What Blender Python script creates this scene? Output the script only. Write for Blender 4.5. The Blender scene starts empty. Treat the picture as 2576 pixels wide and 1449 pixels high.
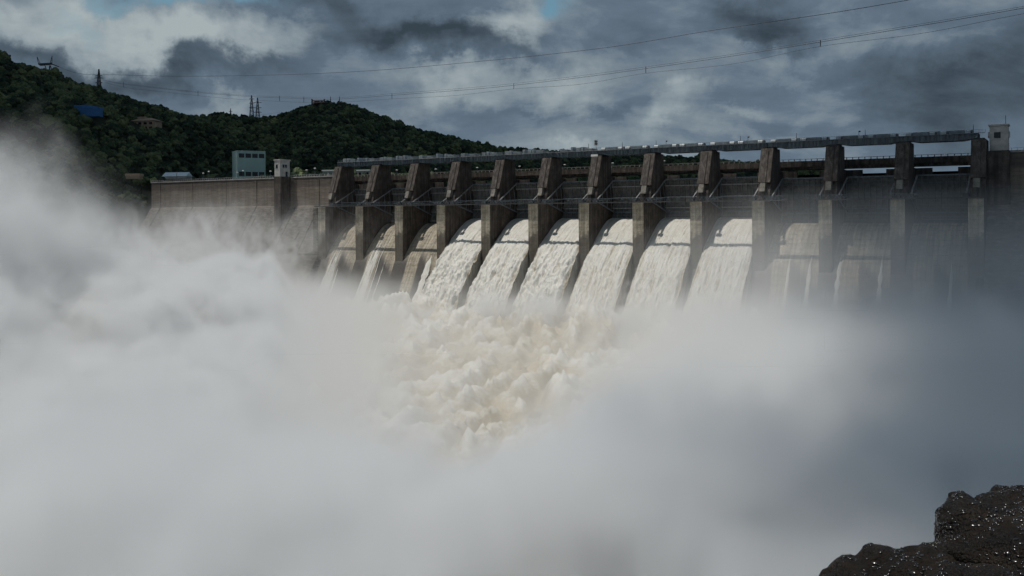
import bpy, bmesh, math, random
import numpy as np
from mathutils import Vector, Matrix, noise

random.seed(7)
SC = bpy.context.scene
COL = SC.collection
R = math.radians

# ------------------------------------------------------------------ camera frame
# photo coordinates are given on a 2575 x 1449 grid
FPX = 2320.0; CX = 1287.5; HY = 538.0; ROLL = 0.0069
_r = Vector((math.cos(ROLL), 0, -math.sin(ROLL))); _u = Vector((math.sin(ROLL), 0, math.cos(ROLL)))
def ray(px, py):
    return Vector((0, 1, 0)) + _r * ((px - CX) / FPX) + _u * ((HY - py) / FPX)
KY = FPX / 1860.0
def atr(px, py, Y):
    d = ray(px, py); return d * (Y / d.y)
def at(px, py, Y): return atr(px, py, Y * KY)

# ------------------------------------------------------------------ dam frame
P0 = Vector((-96.6, 460.0, 0)); DANG = -.549
DM = Matrix.Translation(P0) @ Matrix.Rotation(DANG, 4, 'Z') @ Matrix.Diagonal((1, .88, .98, 1)); DMI = DM.inverted()
def dam_hit(px, py, y):
    """point of the dam frame where the sight line meets the plane y = const"""
    o = DMI @ Vector((0, 0, 0)); d = DMI.to_3x3() @ ray(px, py)
    t = (y - o.y) / d.y
    return o + d * t
S = 24.3      # pier spacing
PW = 4.75     # pier thickness

# ------------------------------------------------------------------ mesh builder
class MB:
    def __init__(s): s.v = []; s.f = []; s.sm = False
    def add(s, vs, fs):
        n = len(s.v); s.v += [tuple(v) for v in vs]; s.f += [tuple(i + n for i in f) for f in fs]; return s
    def box(s, x0, x1, y0, y1, z0, z1, M=None):
        vs = [Vector((x, y, z)) for z in (z0, z1) for y in (y0, y1) for x in (x0, x1)]
        if M: vs = [M @ v for v in vs]
        return s.add(vs, [(0, 2, 3, 1), (4, 5, 7, 6), (0, 1, 5, 4), (2, 6, 7, 3), (0, 4, 6, 2), (1, 3, 7, 5)])
    def bar(s, a, b, w, h=None):
        a = Vector(a); b = Vector(b); h = h or w
        d = (b - a); L = d.length
        if L < 1e-6: return s
        q = d.to_track_quat('Z', 'Y').to_matrix().to_4x4()
        return s.box(-w/2, w/2, -h/2, h/2, 0, L, Matrix.Translation(a) @ q)
    def prism(s, poly, x0, x1, axis='x'):
        """polygon of (y, z) extruded along x"""
        n = len(poly)
        vs = [(x0, p[0], p[1]) for p in poly] + [(x1, p[0], p[1]) for p in poly]
        fs = [tuple(range(n)), tuple(range(2*n-1, n-1, -1))]
        fs += [(i, i+n, (i+1) % n + n, (i+1) % n) for i in range(n)]
        return s.add(vs, fs)
    def tube(s, pts, r, n=6, caps=True):
        rings = []
        for i, p in enumerate(pts):
            p = Vector(p)
            t = (Vector(pts[min(i+1, len(pts)-1)]) - Vector(pts[max(i-1, 0)])).normalized()
            up = Vector((0, 0, 1)) if abs(t.z) < .95 else Vector((1, 0, 0))
            a = t.cross(up).normalized(); b = a.cross(t)
            rr = r[i] if isinstance(r, (list, tuple)) else r
            rings.append([p + (a*math.cos(2*math.pi*k/n) + b*math.sin(2*math.pi*k/n))*rr for k in range(n)])
        vs = [v for g in rings for v in g]; fs = []
        for i in range(len(rings)-1):
            for k in range(n):
                fs.append((i*n+k, i*n+(k+1) % n, (i+1)*n+(k+1) % n, (i+1)*n+k))
        if caps: fs += [tuple(range(n-1, -1, -1)), tuple((len(rings)-1)*n+k for k in range(n))]
        return s.add(vs, fs)
    def sphere(s, c, r, n=8):
        bm = bmesh.new(); bmesh.ops.create_icosphere(bm, subdivisions=2, radius=1)
        vs = [Vector(c) + Vector((v.co.x*r[0], v.co.y*r[1], v.co.z*r[2])) for v in bm.verts]
        fs = [tuple(v.index for v in f.verts) for f in bm.faces]; bm.free()
        return s.add(vs, fs)
    def build(s, name, mat, parent=None, bevel=0, smooth=False):
        me = bpy.data.meshes.new(name); me.from_pydata(s.v, [], s.f); me.validate()
        bm = bmesh.new(); bm.from_mesh(me)
        bmesh.ops.recalc_face_normals(bm, faces=bm.faces)
        if bevel:
            es = [e for e in bm.edges if len(e.link_faces) == 2 and e.calc_face_angle(0) > .6]
            bmesh.ops.bevel(bm, geom=es, offset=bevel, segments=1, affect='EDGES')
        bm.to_mesh(me); bm.free()
        if smooth:
            for p in me.polygons: p.use_smooth = True
        me.materials.append(mat)
        o = bpy.data.objects.new(name, me); COL.objects.link(o)
        if parent: o.parent = parent
        return o

def tag(o, label=None, cat=None, group=None, kind=None):
    if label: o['label'] = label
    if cat: o['category'] = cat
    if group: o['group'] = group
    if kind: o['kind'] = kind
    return o
def empty(name, M=None):
    o = bpy.data.objects.new(name, None); COL.objects.link(o)
    if M is not None: o.matrix_world = M
    return o
def place(o, M): o.matrix_world = M; return o

ORD = ['first', 'second', 'third', 'fourth', 'fifth', 'sixth', 'seventh', 'eighth', 'ninth', 'tenth', 'eleventh', 'twelfth', 'thirteenth', 'fourteenth', 'fifteenth', 'sixteenth']

# ------------------------------------------------------------------ node expression helper
class E:
    """operator overloading over Math nodes, for shader and geometry trees"""
    tree = None
    def __init__(s, x): s.x = x
    @staticmethod
    def m(op, *a, clamp=False):
        n = E.tree.nodes.new('ShaderNodeMath'); n.operation = op; n.use_clamp = clamp
        for i, v in enumerate(a):
            if isinstance(v, E): v = v.x
            if isinstance(v, (int, float)): n.inputs[i].default_value = v
            else: E.tree.links.new(v, n.inputs[i])
        return E(n.outputs[0])
    def __add__(s, o): return E.m('ADD', s, o)
    __radd__ = __add__
    def __sub__(s, o): return E.m('SUBTRACT', s, o)
    def __rsub__(s, o): return E.m('SUBTRACT', o, s)
    def __mul__(s, o): return E.m('MULTIPLY', s, o)
    __rmul__ = __mul__
    def __truediv__(s, o): return E.m('DIVIDE', s, o)
    def __rtruediv__(s, o): return E.m('DIVIDE', o, s)
    def clamp(s): return E.m('ADD', s, 0.0, clamp=True)
    def max(s, o): return E.m('MAXIMUM', s, o)
    def min(s, o): return E.m('MINIMUM', s, o)
    def exp(s): return E.m('EXPONENT', s)
    def sq(s): return E.m('MULTIPLY', s, s)
def ramp(x, a, b):
    """0 at a, 1 at b, clamped, smooth"""
    t = E.m('MULTIPLY', x - a, 1.0/(b - a), clamp=True)
    return t * t * (3.0 - 2.0*t)
def gauss(x, y, z, c, s):
    q = ((x - c[0]) / s[0]).sq() + ((y - c[1]) / s[1]).sq()
    if z is not None: q = q + ((z - c[2]) / s[2]).sq()
    return (q * -1.0).exp()

# ------------------------------------------------------------------ materials
def new_mat(name):
    m = bpy.data.materials.new(name); m.use_nodes = True
    nt = m.node_tree; b = nt.nodes['Principled BSDF']; return m, nt, b
def N(nt, t, **k):
    n = nt.nodes.new(t)
    for a, v in k.items():
        if a in n.inputs.keys(): n.inputs[a].default_value = v
        else: setattr(n, a, v)
    return n
def coords(nt, scale=(1, 1, 1), kind='Object'):
    tc = N(nt, 'ShaderNodeTexCoord'); mp = N(nt, 'ShaderNodeMapping')
    mp.inputs['Scale'].default_value = scale
    nt.links.new(tc.outputs[kind], mp.inputs[0]); return mp.outputs[0]
def nz(nt, vec, scale, detail=4, rough=.55, dist=0):
    n = N(nt, 'ShaderNodeTexNoise', Scale=scale, Detail=detail, Roughness=rough, Distortion=dist)
    if vec is not None: nt.links.new(vec, n.inputs['Vector'])
    return n.outputs[0]
def cramp(nt, fac, stops):
    n = N(nt, 'ShaderNodeValToRGB'); e = n.color_ramp.elements
    while len(e) < len(stops): e.new(.5)
    for i, (p, c) in enumerate(stops): e[i].position = p; e[i].color = (*c, 1)
    nt.links.new(fac, n.inputs[0]); return n.outputs[0]
def mixc(nt, fac, a, b, mode='MIX'):
    n = N(nt, 'ShaderNodeMix', data_type='RGBA', blend_type=mode)
    for s, v in ((n.inputs[0], fac), (n.inputs[6], a), (n.inputs[7], b)):
        if isinstance(v, (int, float)): s.default_value = v
        elif isinstance(v, tuple): s.default_value = (*v, 1)
        else: nt.links.new(v, s)
    return n.outputs[2]
def bump(nt, b, h, strength, dist):
    n = N(nt, 'ShaderNodeBump', Strength=strength, Distance=dist)
    nt.links.new(h, n.inputs['Height']); nt.links.new(n.outputs[0], b.inputs['Normal'])

def concrete(name, dark, mid, light, lift=1.6, wet=0.0, streak=.75, rough=.85):
    m, nt, b = new_mat(name); E.tree = nt
    v0 = coords(nt); oi = N(nt, 'ShaderNodeObjectInfo')
    cx_ = N(nt, 'ShaderNodeCombineXYZ'); nt.links.new((E(oi.outputs['Random']) * 61.0).x, cx_.inputs[0])
    va = N(nt, 'ShaderNodeVectorMath', operation='ADD'); nt.links.new(v0, va.inputs[0]); nt.links.new(cx_.outputs[0], va.inputs[1]); v = va.outputs[0]
    base = cramp(nt, nz(nt, v, .35, 6, .65), [(.3, dark), (.52, mid), (.72, light)])
    vm = N(nt, 'ShaderNodeVectorMath', operation='MULTIPLY'); nt.links.new(v, vm.inputs[0]); vm.inputs[1].default_value = (1.1, 1.1, .05); vs = vm.outputs[0]
    st = cramp(nt, nz(nt, vs, .9, 5, .6), [(.42, (.28, .26, .25)), (.6, (1, 1, 1))])
    col = mixc(nt, streak, base, st, 'MULTIPLY')
    # pour lifts: thin darker lines every `lift` metres, wandering
    sep = N(nt, 'ShaderNodeSeparateXYZ'); nt.links.new(v, sep.inputs[0])
    z = E(sep.outputs[2]); w = E(nz(nt, v, .8, 2))
    fr = E.m('FRACT', (z + w * .25) / lift)
    line = E.m('LESS_THAN', fr, .09) * ramp(E(nz(nt, v, .5, 3)), .4, .6)
    xx = E(sep.outputs[0]) + E(sep.outputs[1])
    fr2 = E.m('FRACT', xx / 2.9 + w*.1)
    line2 = E.m('LESS_THAN', fr2, .04) * ramp(E(nz(nt, v, .7, 3)), .45, .6)
    col = mixc(nt, (line.max(line2) * .6).x, col, (.05, .045, .04))
    # fine mottling
    fm = cramp(nt, nz(nt, v, 3.0, 5, .7), [(.3, (.6, .6, .6)), (.7, (1.15, 1.15, 1.15))])
    col = mixc(nt, .8, col, fm, 'MULTIPLY')
    nt.links.new(col, b.inputs['Base Color']); b.inputs['Roughness'].default_value = rough
    h = E(nz(nt, v, 1.2, 6, .7)) - line*.4
    bump(nt, b, h.x, .7, .25)
    return m
C_PIER = concrete('pier_concrete', (.062, .051, .044), (.125, .102, .086), (.205, .172, .142))
C_NOSE_LIT = concrete('sunlit_nose_concrete', (.26, .23, .18), (.54, .48, .37), (.68, .61, .48), lift=1.5, streak=.5)  # sun on the pier fronts put into a paler concrete colour
def nose_mat():
    nt = C_NOSE_LIT.node_tree; b = nt.nodes['Principled BSDF']; E.tree = nt
    src = b.inputs['Base Color'].links[0].from_socket
    sep = N(nt, 'ShaderNodeSeparateXYZ'); v = coords(nt); nt.links.new(v, sep.inputs[0])
    oi = N(nt, 'ShaderNodeObjectInfo')
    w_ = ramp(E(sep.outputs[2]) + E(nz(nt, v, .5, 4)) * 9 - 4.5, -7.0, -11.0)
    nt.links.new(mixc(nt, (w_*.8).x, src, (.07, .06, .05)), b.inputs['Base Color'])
nose_mat()
C_PATCH = concrete('patched_concrete', (.16, .15, .13), (.28, .26, .22), (.4, .37, .32), streak=.4)
C_ROAD = concrete('parapet_concrete', (.08, .068, .06), (.13, .11, .098), (.2, .175, .15))
C_COPING = concrete('coping_concrete', (.3, .28, .27), (.4, .38, .36), (.52, .5, .48), streak=.35)

# the left wall: darker band under the coping, tan below, pale weathered slope
def wall_mat():
    m, nt, b = new_mat('wall_concrete'); E.tree = nt
    v = coords(nt); sep = N(nt, 'ShaderNodeSeparateXYZ'); nt.links.new(v, sep.inputs[0])
    z = E(sep.outputs[2]); n1 = E(nz(nt, v, .12, 5, .6))
    base = cramp(nt, nz(nt, coords(nt, (.25, .25, 1.6)), .8, 6, .65), [(.3, (.15, .12, .092)), (.55, (.23, .188, .147)), (.75, (.3, .25, .2))])
    pale = cramp(nt, nz(nt, coords(nt, (.35, .35, 1.2)), .9, 6, .7), [(.36, (.045, .04, .034)), (.5, (.12, .105, .088)), (.66, (.25, .23, .2))])
    col = mixc(nt, ramp(z + n1*5, 8.5, 5.5).x, base, pale)
    band = ramp(z + n1*4, 16.2, 18.0)
    col = mixc(nt, (band*.55).x, col, (.07, .06, .056))
    vs = coords(nt, (1.0, 1.0, .04))
    st = cramp(nt, nz(nt, vs, .8, 5, .6), [(.38, (.35, .33, .32)), (.6, (1, 1, 1))])
    col = mixc(nt, .4, col, st, 'MULTIPLY')
    nt.links.new(col, b.inputs['Base Color']); b.inputs['Roughness'].default_value = .9
    fr = E.m('FRACT', z / 1.5); bump(nt, b, (E(nz(nt, v, 1.0, 6, .7)) - E.m('LESS_THAN', fr, .1)*.6).x, .8, .3)
    return m
C_WALL = wall_mat()

def chute_mat():
    """dry pale strip on the near side of each bay, dark wet stain on the far side"""
    m, nt, b = new_mat('chute_concrete'); E.tree = nt
    v = coords(nt); sep = N(nt, 'ShaderNodeSeparateXYZ'); nt.links.new(v, sep.inputs[0])
    x = E(sep.outputs[0]); y = E(sep.outputs[1]); z = E(sep.outputs[2])
    base = cramp(nt, nz(nt, v, .5, 6, .7), [(.3, (.28, .245, .19)), (.55, (.46, .41, .32)), (.75, (.6, .54, .43))])
    vs = coords(nt, (1.6, .06, .06)); sn = nz(nt, vs, 1.0, 6, .65)
    col = mixc(nt, .8, base, cramp(nt, sn, [(.35, (.35, .33, .31)), (.6, (1.05, 1.05, 1.05))]), 'MULTIPLY')
    # bay coordinate 0..23
    fx = E.m('FRACT', x / S) * S
    edge = fx + (E(sn) - .5) * 3.0 + (z + 18.0) * .05
    wetm = ramp(edge, 13.2, 14.3) * ramp(z + (fx - 14.0)*.9 + E(sn)*4, -13.0, -19.0)
    left = ramp(edge, 7.6, 6.4) * ramp(z, -17.0, -24.0)
    wetm = wetm.max(left) * ramp(x, S*9+1, S*9) 
    col = mixc(nt, (wetm * .93).x, col, (.045, .04, .037))
    fr = E.m('LESS_THAN', E.m('FRACT', (z + E(nz(nt, v, .6, 2)) * .6) / 1.7), .1) * ramp(E(nz(nt, v, .9, 3)), .4, .55)
    col = mixc(nt, (fr*.55).x, col, (.06, .05, .04))
    nt.links.new(col, b.inputs['Base Color'])
    nt.links.new((.8 - wetm * .35).x, b.inputs['Roughness'])
    bump(nt, b, (E(nz(nt, v, 1.4, 6, .7)) - fr * .5).x, .7, .25)
    return m
C_CHUTE = chute_mat()

def plain(name, col, rough=.6, metal=0, var=.25, scale=1.5, emit=0):
    m, nt, b = new_mat(name)
    v = coords(nt)
    c = cramp(nt, nz(nt, v, scale, 5, .65), [(.3, tuple(c*(1-var) for c in col)), (.7, tuple(min(1, c*(1+var)) for c in col))])
    nt.links.new(c, b.inputs['Base Color']); b.inputs['Roughness'].default_value = rough
    b.inputs['Metallic'].default_value = metal
    return m
STEEL = plain('grey_steel', (.13, .16, .18), .55, 0, .45, .8)
STEEL_D = plain('dark_steel', (.05, .052, .055), .6, 0, .4)
STEEL_L = plain('pale_steel', (.42, .43, .43), .5, 0, .3)
ARM = plain('gate_arm_paint', (.25, .26, .26), .5, 0, .5, .5)
RIB = plain('gate_rib_paint', (.2, .21, .205), .55, 0, .4)
GATE = plain('gate_steel', (.13, .13, .125), .6, 0, .5, .6)
GIRDER = None
def girder_mat():
    m, nt, b = new_mat('girder_steel')
    vs = coords(nt, (1.4, 1.4, .12))
    c = cramp(nt, nz(nt, vs, 1.2, 5, .65), [(.35, (.035, .05, .06)), (.55, (.085, .115, .135)), (.72, (.15, .19, .21))])
    nt.links.new(c, b.inputs['Base Color']); b.inputs['Roughness'].default_value = .55
    return m
GIRDER = girder_mat()
HOOD = plain('hood_paint', (.5, .53, .54), .45, 0, .15)
BOXP = plain('hoist_paint', (.2, .235, .25), .5, 0, .35, .6)
BOXL = plain('light_hoist_paint', (.27, .31, .33), .5, 0, .3, .6)
WHITE = plain('white_paint', (.7, .7, .68), .55, 0, .12, .8)
OFFW = plain('weathered_white', (.42, .41, .38), .8, 0, .3, .5)
TEAL = plain('pale_green_render', (.36, .5, .475), .8, 0, .12, .15)
BLUE = plain('blue_sheeting', (.02, .12, .3), .6, 0, .2, .4)
TAN = plain('tan_render', (.32, .24, .17), .8, 0, .2, .4)
GLASS = plain('dark_window', (.012, .016, .02), .15)
ROOFW = plain('pale_roof_sheet', (.72, .82, .88), .4, 0, .12, .5)
PINK = plain('reddish_paint', (.3, .16, .13), .7, 0, .2)

def foam_mat(name, bright=(.77, .755, .70), mud=(.44, .38, .28), fine=1.0, streaky=True):
    m, nt, b = new_mat(name); E.tree = nt
    at_ = N(nt, 'ShaderNodeAttribute', attribute_name='foam')
    if streaky:
        v = coords(nt, (1.6, .09, .09))
    else:
        v = coords(nt, (.35, .35, .5))
    n1 = nz(nt, v, .9*fine, 7, .68, .4)
    v2 = coords(nt, (1, 1, 1)); n2 = nz(nt, v2, .45, 6, .7, .6)
    f = (E(n1)*.6 + E(n2)*.4) + (E(at_.outputs['Fac']) - .5) * (.35 if streaky else .6)
    col = cramp(nt, f.x, [(.32, mud), (.46, tuple((a*2+c)/3 for a, c in zip(bright, mud))), (.58, bright)])
    nt.links.new(col, b.inputs['Base Color']); b.inputs['Roughness'].default_value = .55
    b.inputs['Specular IOR Level'].default_value = .3
    h = E(n1) + E(n2)*1.2 + E(nz(nt, v2, 1.6, 6, .75))*.5
    bump(nt, b, h.x, .8, .6)
    return m
FOAM = foam_mat('falling_water')
FOAMS = foam_mat('smooth_falling_water', fine=1.3)
BOIL = foam_mat('boiling_water', streaky=False, bright=(.78, .765, .71), mud=(.57, .50, .38))

# ------------------------------------------------------------------ world
w = bpy.data.worlds.new("World"); SC.world = w; w.use_nodes = True
nt = w.node_tree; E.tree = nt
SUN = Vector((-.302, -.073, 1)).normalized()
sun_el = math.asin(SUN.z); sun_az = math.atan2(SUN.x, SUN.y)
bg = nt.nodes['Background']
sky = N(nt, 'ShaderNodeTexSky'); sky.sky_type = 'NISHITA'; sky.sun_disc = False
sky.sun_elevation = sun_el; sky.sun_rotation = sun_az; sky.air_density = 1.2; sky.dust_density = 1.5
tc = N(nt, 'ShaderNodeTexCoord'); D = tc.outputs['Generated']
# warped direction for ragged cloud edges
def vnoise(scale, det, amp, vec):
    n = N(nt, 'ShaderNodeTexNoise', Scale=scale, Detail=det, Roughness=.6); nt.links.new(vec, n.inputs['Vector'])
    s = N(nt, 'ShaderNodeVectorMath', operation='SUBTRACT'); nt.links.new(n.outputs[1], s.inputs[0]); s.inputs[1].default_value = (.5, .5, .5)
    m = N(nt, 'ShaderNodeVectorMath', operation='SCALE'); nt.links.new(s.outputs[0], m.inputs[0]); m.inputs['Scale'].default_value = amp
    a = N(nt, 'ShaderNodeVectorMath', operation='ADD'); nt.links.new(vec, a.inputs[0]); nt.links.new(m.outputs[0], a.inputs[1])
    return a.outputs[0]
DW = vnoise(9.0, 7, .15, D)
def dotv(vec, d):
    n = N(nt, 'ShaderNodeVectorMath', operation='DOT_PRODUCT'); nt.links.new(vec, n.inputs[0]); n.inputs[1].default_value = tuple(d)
    return E(n.outputs['Value'])
def dab(px, py, sx, sy, vec=None):
    d0 = ray(px, py).normalized(); e1 = d0.cross(Vector((0, 0, 1))).normalized(); e2 = e1.cross(d0)
    v = DW if vec is None else vec
    q = (dotv(v, e1) * (FPX/sx)).sq() + (dotv(v, e2) * (FPX/sy)).sq()
    return (q * -1.0).exp() * E.m('GREATER_THAN', dotv(v, d0), 0.0)
mp = N(nt, 'ShaderNodeMapping'); mp.inputs['Scale'].default_value = (1, 1, 2.4); nt.links.new(D, mp.inputs[0])
fb = E(nz(nt, mp.outputs[0], 5.0, 9, .6, .6)); fb2 = E(nz(nt, mp.outputs[0], 13.0, 6, .6, .3))
dark = E(0.0) if False else None
bright_d = [(380, 70, 190, 60, .8), (520, 120, 140, 40, .5), (40, 60, 60, 40, .35), (1290, 40, 110, 50, .8), (1340, 90, 60, 40, .35), (1150, 200, 130, 40, .55), (1420, 215, 110, 45, .55),
            (1180, 240, 90, 30, .35), (1690, 285, 70, 35, .6), (1730, 240, 60, 25, .35), (1440, 350, 90, 22, .5), (560, 265, 60, 28, .4),
            (1850, 275, 50, 20, .35), (1030, 300, 60, 30, .25), (1900, 340, 160, 25, .25), (2350, 90, 160, 40, .18), (1960, 190, 90, 40, .2), (700, 120, 150, 60, .25), (130, 110, 150, 60, .3), (2150, 300, 120, 50, .12)]
dark_d = [(1090, 70, 190, 38, .9), (1180, 120, 110, 40, .55), (1930, 40, 130, 60, 1.0), (830, 20, 170, 40, .55), (830, 110, 110, 35, .4), (370, 165, 290, 42, .62),
          (1330, 140, 60, 30, .4), (1900, 95, 60, 25, .5), (2500, 220, 220, 110, .55), (2280, 290, 140, 60, .35), (2350, 190, 130, 50, .3), (80, 130, 150, 30, .3), (1550, 270, 90, 18, .3), (1330, 290, 90, 18, .25), (2130, 180, 100, 50, .2), (1600, 130, 90, 30, .25), (2560, 60, 140, 70, .35)]
blue_d = [(1405, 10, 55, 36, 1.1), (490, -15, 140, 26, .9), (280, 10, 60, 30, .6), (220, 70, 60, 20, .45)]
def tot(l):
    r = None
    for (x, y, a, b_, k) in l:
        t = dab(x, y, a, b_) * k; r = t if r is None else r + t
    return r
B_ = tot(bright_d); K_ = tot(dark_d); U_ = tot(blue_d)
val = (fb - .5) * 1.9 + (fb2 - .5) * .8
br = ((val * 1.0 + .02) + B_ * 1.15 - K_ * .5).clamp()
dk = ((val * -1.0 - .05) + K_ * 1.15 - B_ * .45).clamp()
c0 = mixc(nt, br.x, (1.22, 1.68, 2.22), (3.7, 4.3, 4.45))
c1 = mixc(nt, (dk * 1.0).clamp().x, c0, (.38, .56, .74))
skym = mixc(nt, 1.0, sky.outputs[0], (.55, .75, .75), 'MULTIPLY')
c2 = mixc(nt, (U_ * 1.2 - B_ * .5).clamp().x, c1, skym)
nt.links.new(c2, bg.inputs['Color']); bg.inputs['Strength'].default_value = .1

sl = bpy.data.lights.new('sun', 'SUN'); sl.energy = 2.7; sl.angle = R(1.6); sl.color = (1, .955, .89)
so = bpy.data.objects.new('sun', sl); COL.objects.link(so)
so.rotation_euler = SUN.to_track_quat('Z', 'Y').to_euler()

# ------------------------------------------------------------------ camera
cd = bpy.data.cameras.new('camera'); cam = bpy.data.objects.new('camera', cd); COL.objects.link(cam)
cd.lens = 36 * FPX / 2575; cd.sensor_width = 36; cd.clip_end = 20000; cd.clip_start = .3
cd.shift_y = -(724.5 - HY) / 2575
cam.rotation_euler = (math.pi/2, ROLL, 0); SC.camera = cam

# ------------------------------------------------------------------ terrain
R1 = [(-500, 20), (-200, 70), (0, 150), (130, 191), (250, 236), (310, 252), (400, 276), (480, 300), (560, 345), (650, 405), (750, 455), (900, 520)]
R2 = [(-300, 330), (350, 305), (500, 296), (560, 290), (600, 297), (650, 302), (700, 297), (760, 276), (800, 265), (860, 264), (900, 276), (950, 297), (1050, 330), (1150, 352), (1250, 374), (1340, 382),
      (1440, 388), (1600, 396), (1750, 402), (1860, 411), (1960, 420), (2100, 434), (2500, 470)]
Y1, Y2 = 560.0, 820.0
def _tab(Rr, Yc):
    a = [at(px, py, Yc) for px, py in Rr]
    return [p.x / Yc for p in a], [p.z for p in a]
T1, T2 = _tab(R1, Y1), _tab(R2, Y2)
XL = dam_hit(380, 480, 18).x
def hill(X, YR):
    Y = YR / KY; s = X / Y
    z1 = float(np.interp(s, *T1)); z2 = float(np.interp(s, *T2))
    k1 = .64 + .45 * min(1, max(0, (s + .48) / .1))
    d = Y1 - Y; h1 = z1 - (k1 * d if d > 0 else -.35 * d)
    d = Y2 - Y; h2 = z2 - (.43 * d if d > 0 else -.3 * d)
    if Y > Y1 + 10: pass
    h = max(h1, h2)
    n = noise.fractal(Vector((X*.012, Y*.012, 0)), 1.0, 2.0, 4)
    fade = min(1, abs(Y - (Y1 if h1 > h2 else Y2)) / 60)
    h += n * 7 * fade
    l = DMI @ Vector((X, YR, 0))
    if l.y > 24 and l.y < 120 and -200 < l.x < 4: h = max(h, 20.5)
    if l.y > 20 and -1 < l.x < 420 and l.y < 140: h = min(h, 5)
    if XL - 2 < l.x < 0 and l.y < 34: h = min(h, -5 + .9*(l.y - 10) - 8)
    return max(h, -52)
DARKG, nt_, b_ = new_mat('hill_undergrowth')
nt_.links.new(cramp(nt_, nz(nt_, coords(nt_), .15, 6, .7), [(.35, (.012, .018, .011)), (.65, (.028, .036, .02))]), b_.inputs['Base Color'])
b_.inputs['Roughness'].default_value = 1
def hill_mesh():
    ys = list(np.arange(330, 1120, 9.0)); ss = list(np.linspace(-1.0, .62, 190))
    v = []; f = []
    for Y in ys:
        for s in ss:
            v.append((s*Y, Y*KY, hill(s*Y, Y*KY)))
    n = len(ss)
    for j in range(len(ys)-1):
        for i in range(n-1):
            f.append((j*n+i, j*n+i+1, (j+1)*n+i+1, (j+1)*n+i))
    m = MB(); m.v = v; m.f = f
    o = m.build('hills', DARKG, smooth=True); tag(o, kind='structure'); return o
hill_mesh()
def ground_hit(px, py, y0=380, y1=900):
    d = ray(px, py); Y = y0*KY; y1 = y1*KY
    while Y < y1:
        p = d * (Y / d.y)
        if p.z < hill(p.x, p.y): return p
        Y += 1.0
    return d * (y1 / d.y)

# base sheet to the horizon
m = MB(); m.add([(-9000, -3000, -56), (9000, -3000, -56), (9000, 15000, -56), (-9000, 15000, -56)], [(0, 1, 2, 3)])
GROUND = plain('riverbed_rock', (.06, .055, .048), .9)
tag(m.build('ground', GROUND), kind='structure')

# ------------------------------------------------------------------ forest (one uncountable mass)
keep_out = []   # (x, y, r)
HB = {}
HB['blue'] = ground_hit(218, 291); HB['tan'] = ground_hit(366, 316)
keep_out += [(HB['blue'].x+3, HB['blue'].y, 10), (HB['blue'].x + 2, HB['blue'].y - 11, 5), (HB['tan'].x, HB['tan'].y, 11), (HB['tan'].x - 4, HB['tan'].y - 11, 5)]
def leaf_mat(name, dk, md, lt):
    m, nt, b = new_mat(name); E.tree = nt
    oi = N(nt, 'ShaderNodeObjectInfo')
    geo = N(nt, 'ShaderNodeNewGeometry')
    f = E(nz(nt, oi.outputs['Location'], .02, 4, .6))*1.1 - .55 + E(oi.outputs['Random'])*.6 + E(nz(nt, coords(nt), 2.0, 4, .7))*.5 + E(geo.outputs['Random Per Island'])*.3 - .18
    nt.links.new(cramp(nt, f.x, [(.2, dk), (.5, md), (.85, lt)]), b.inputs['Base Color'])
    b.inputs['Roughness'].default_value = .75; b.inputs['Specular IOR Level'].default_value = .2
    return m
LEAF = leaf_mat('forest_leaves', (.017, .031, .022), (.055, .082, .046), (.15, .18, .085))

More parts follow.
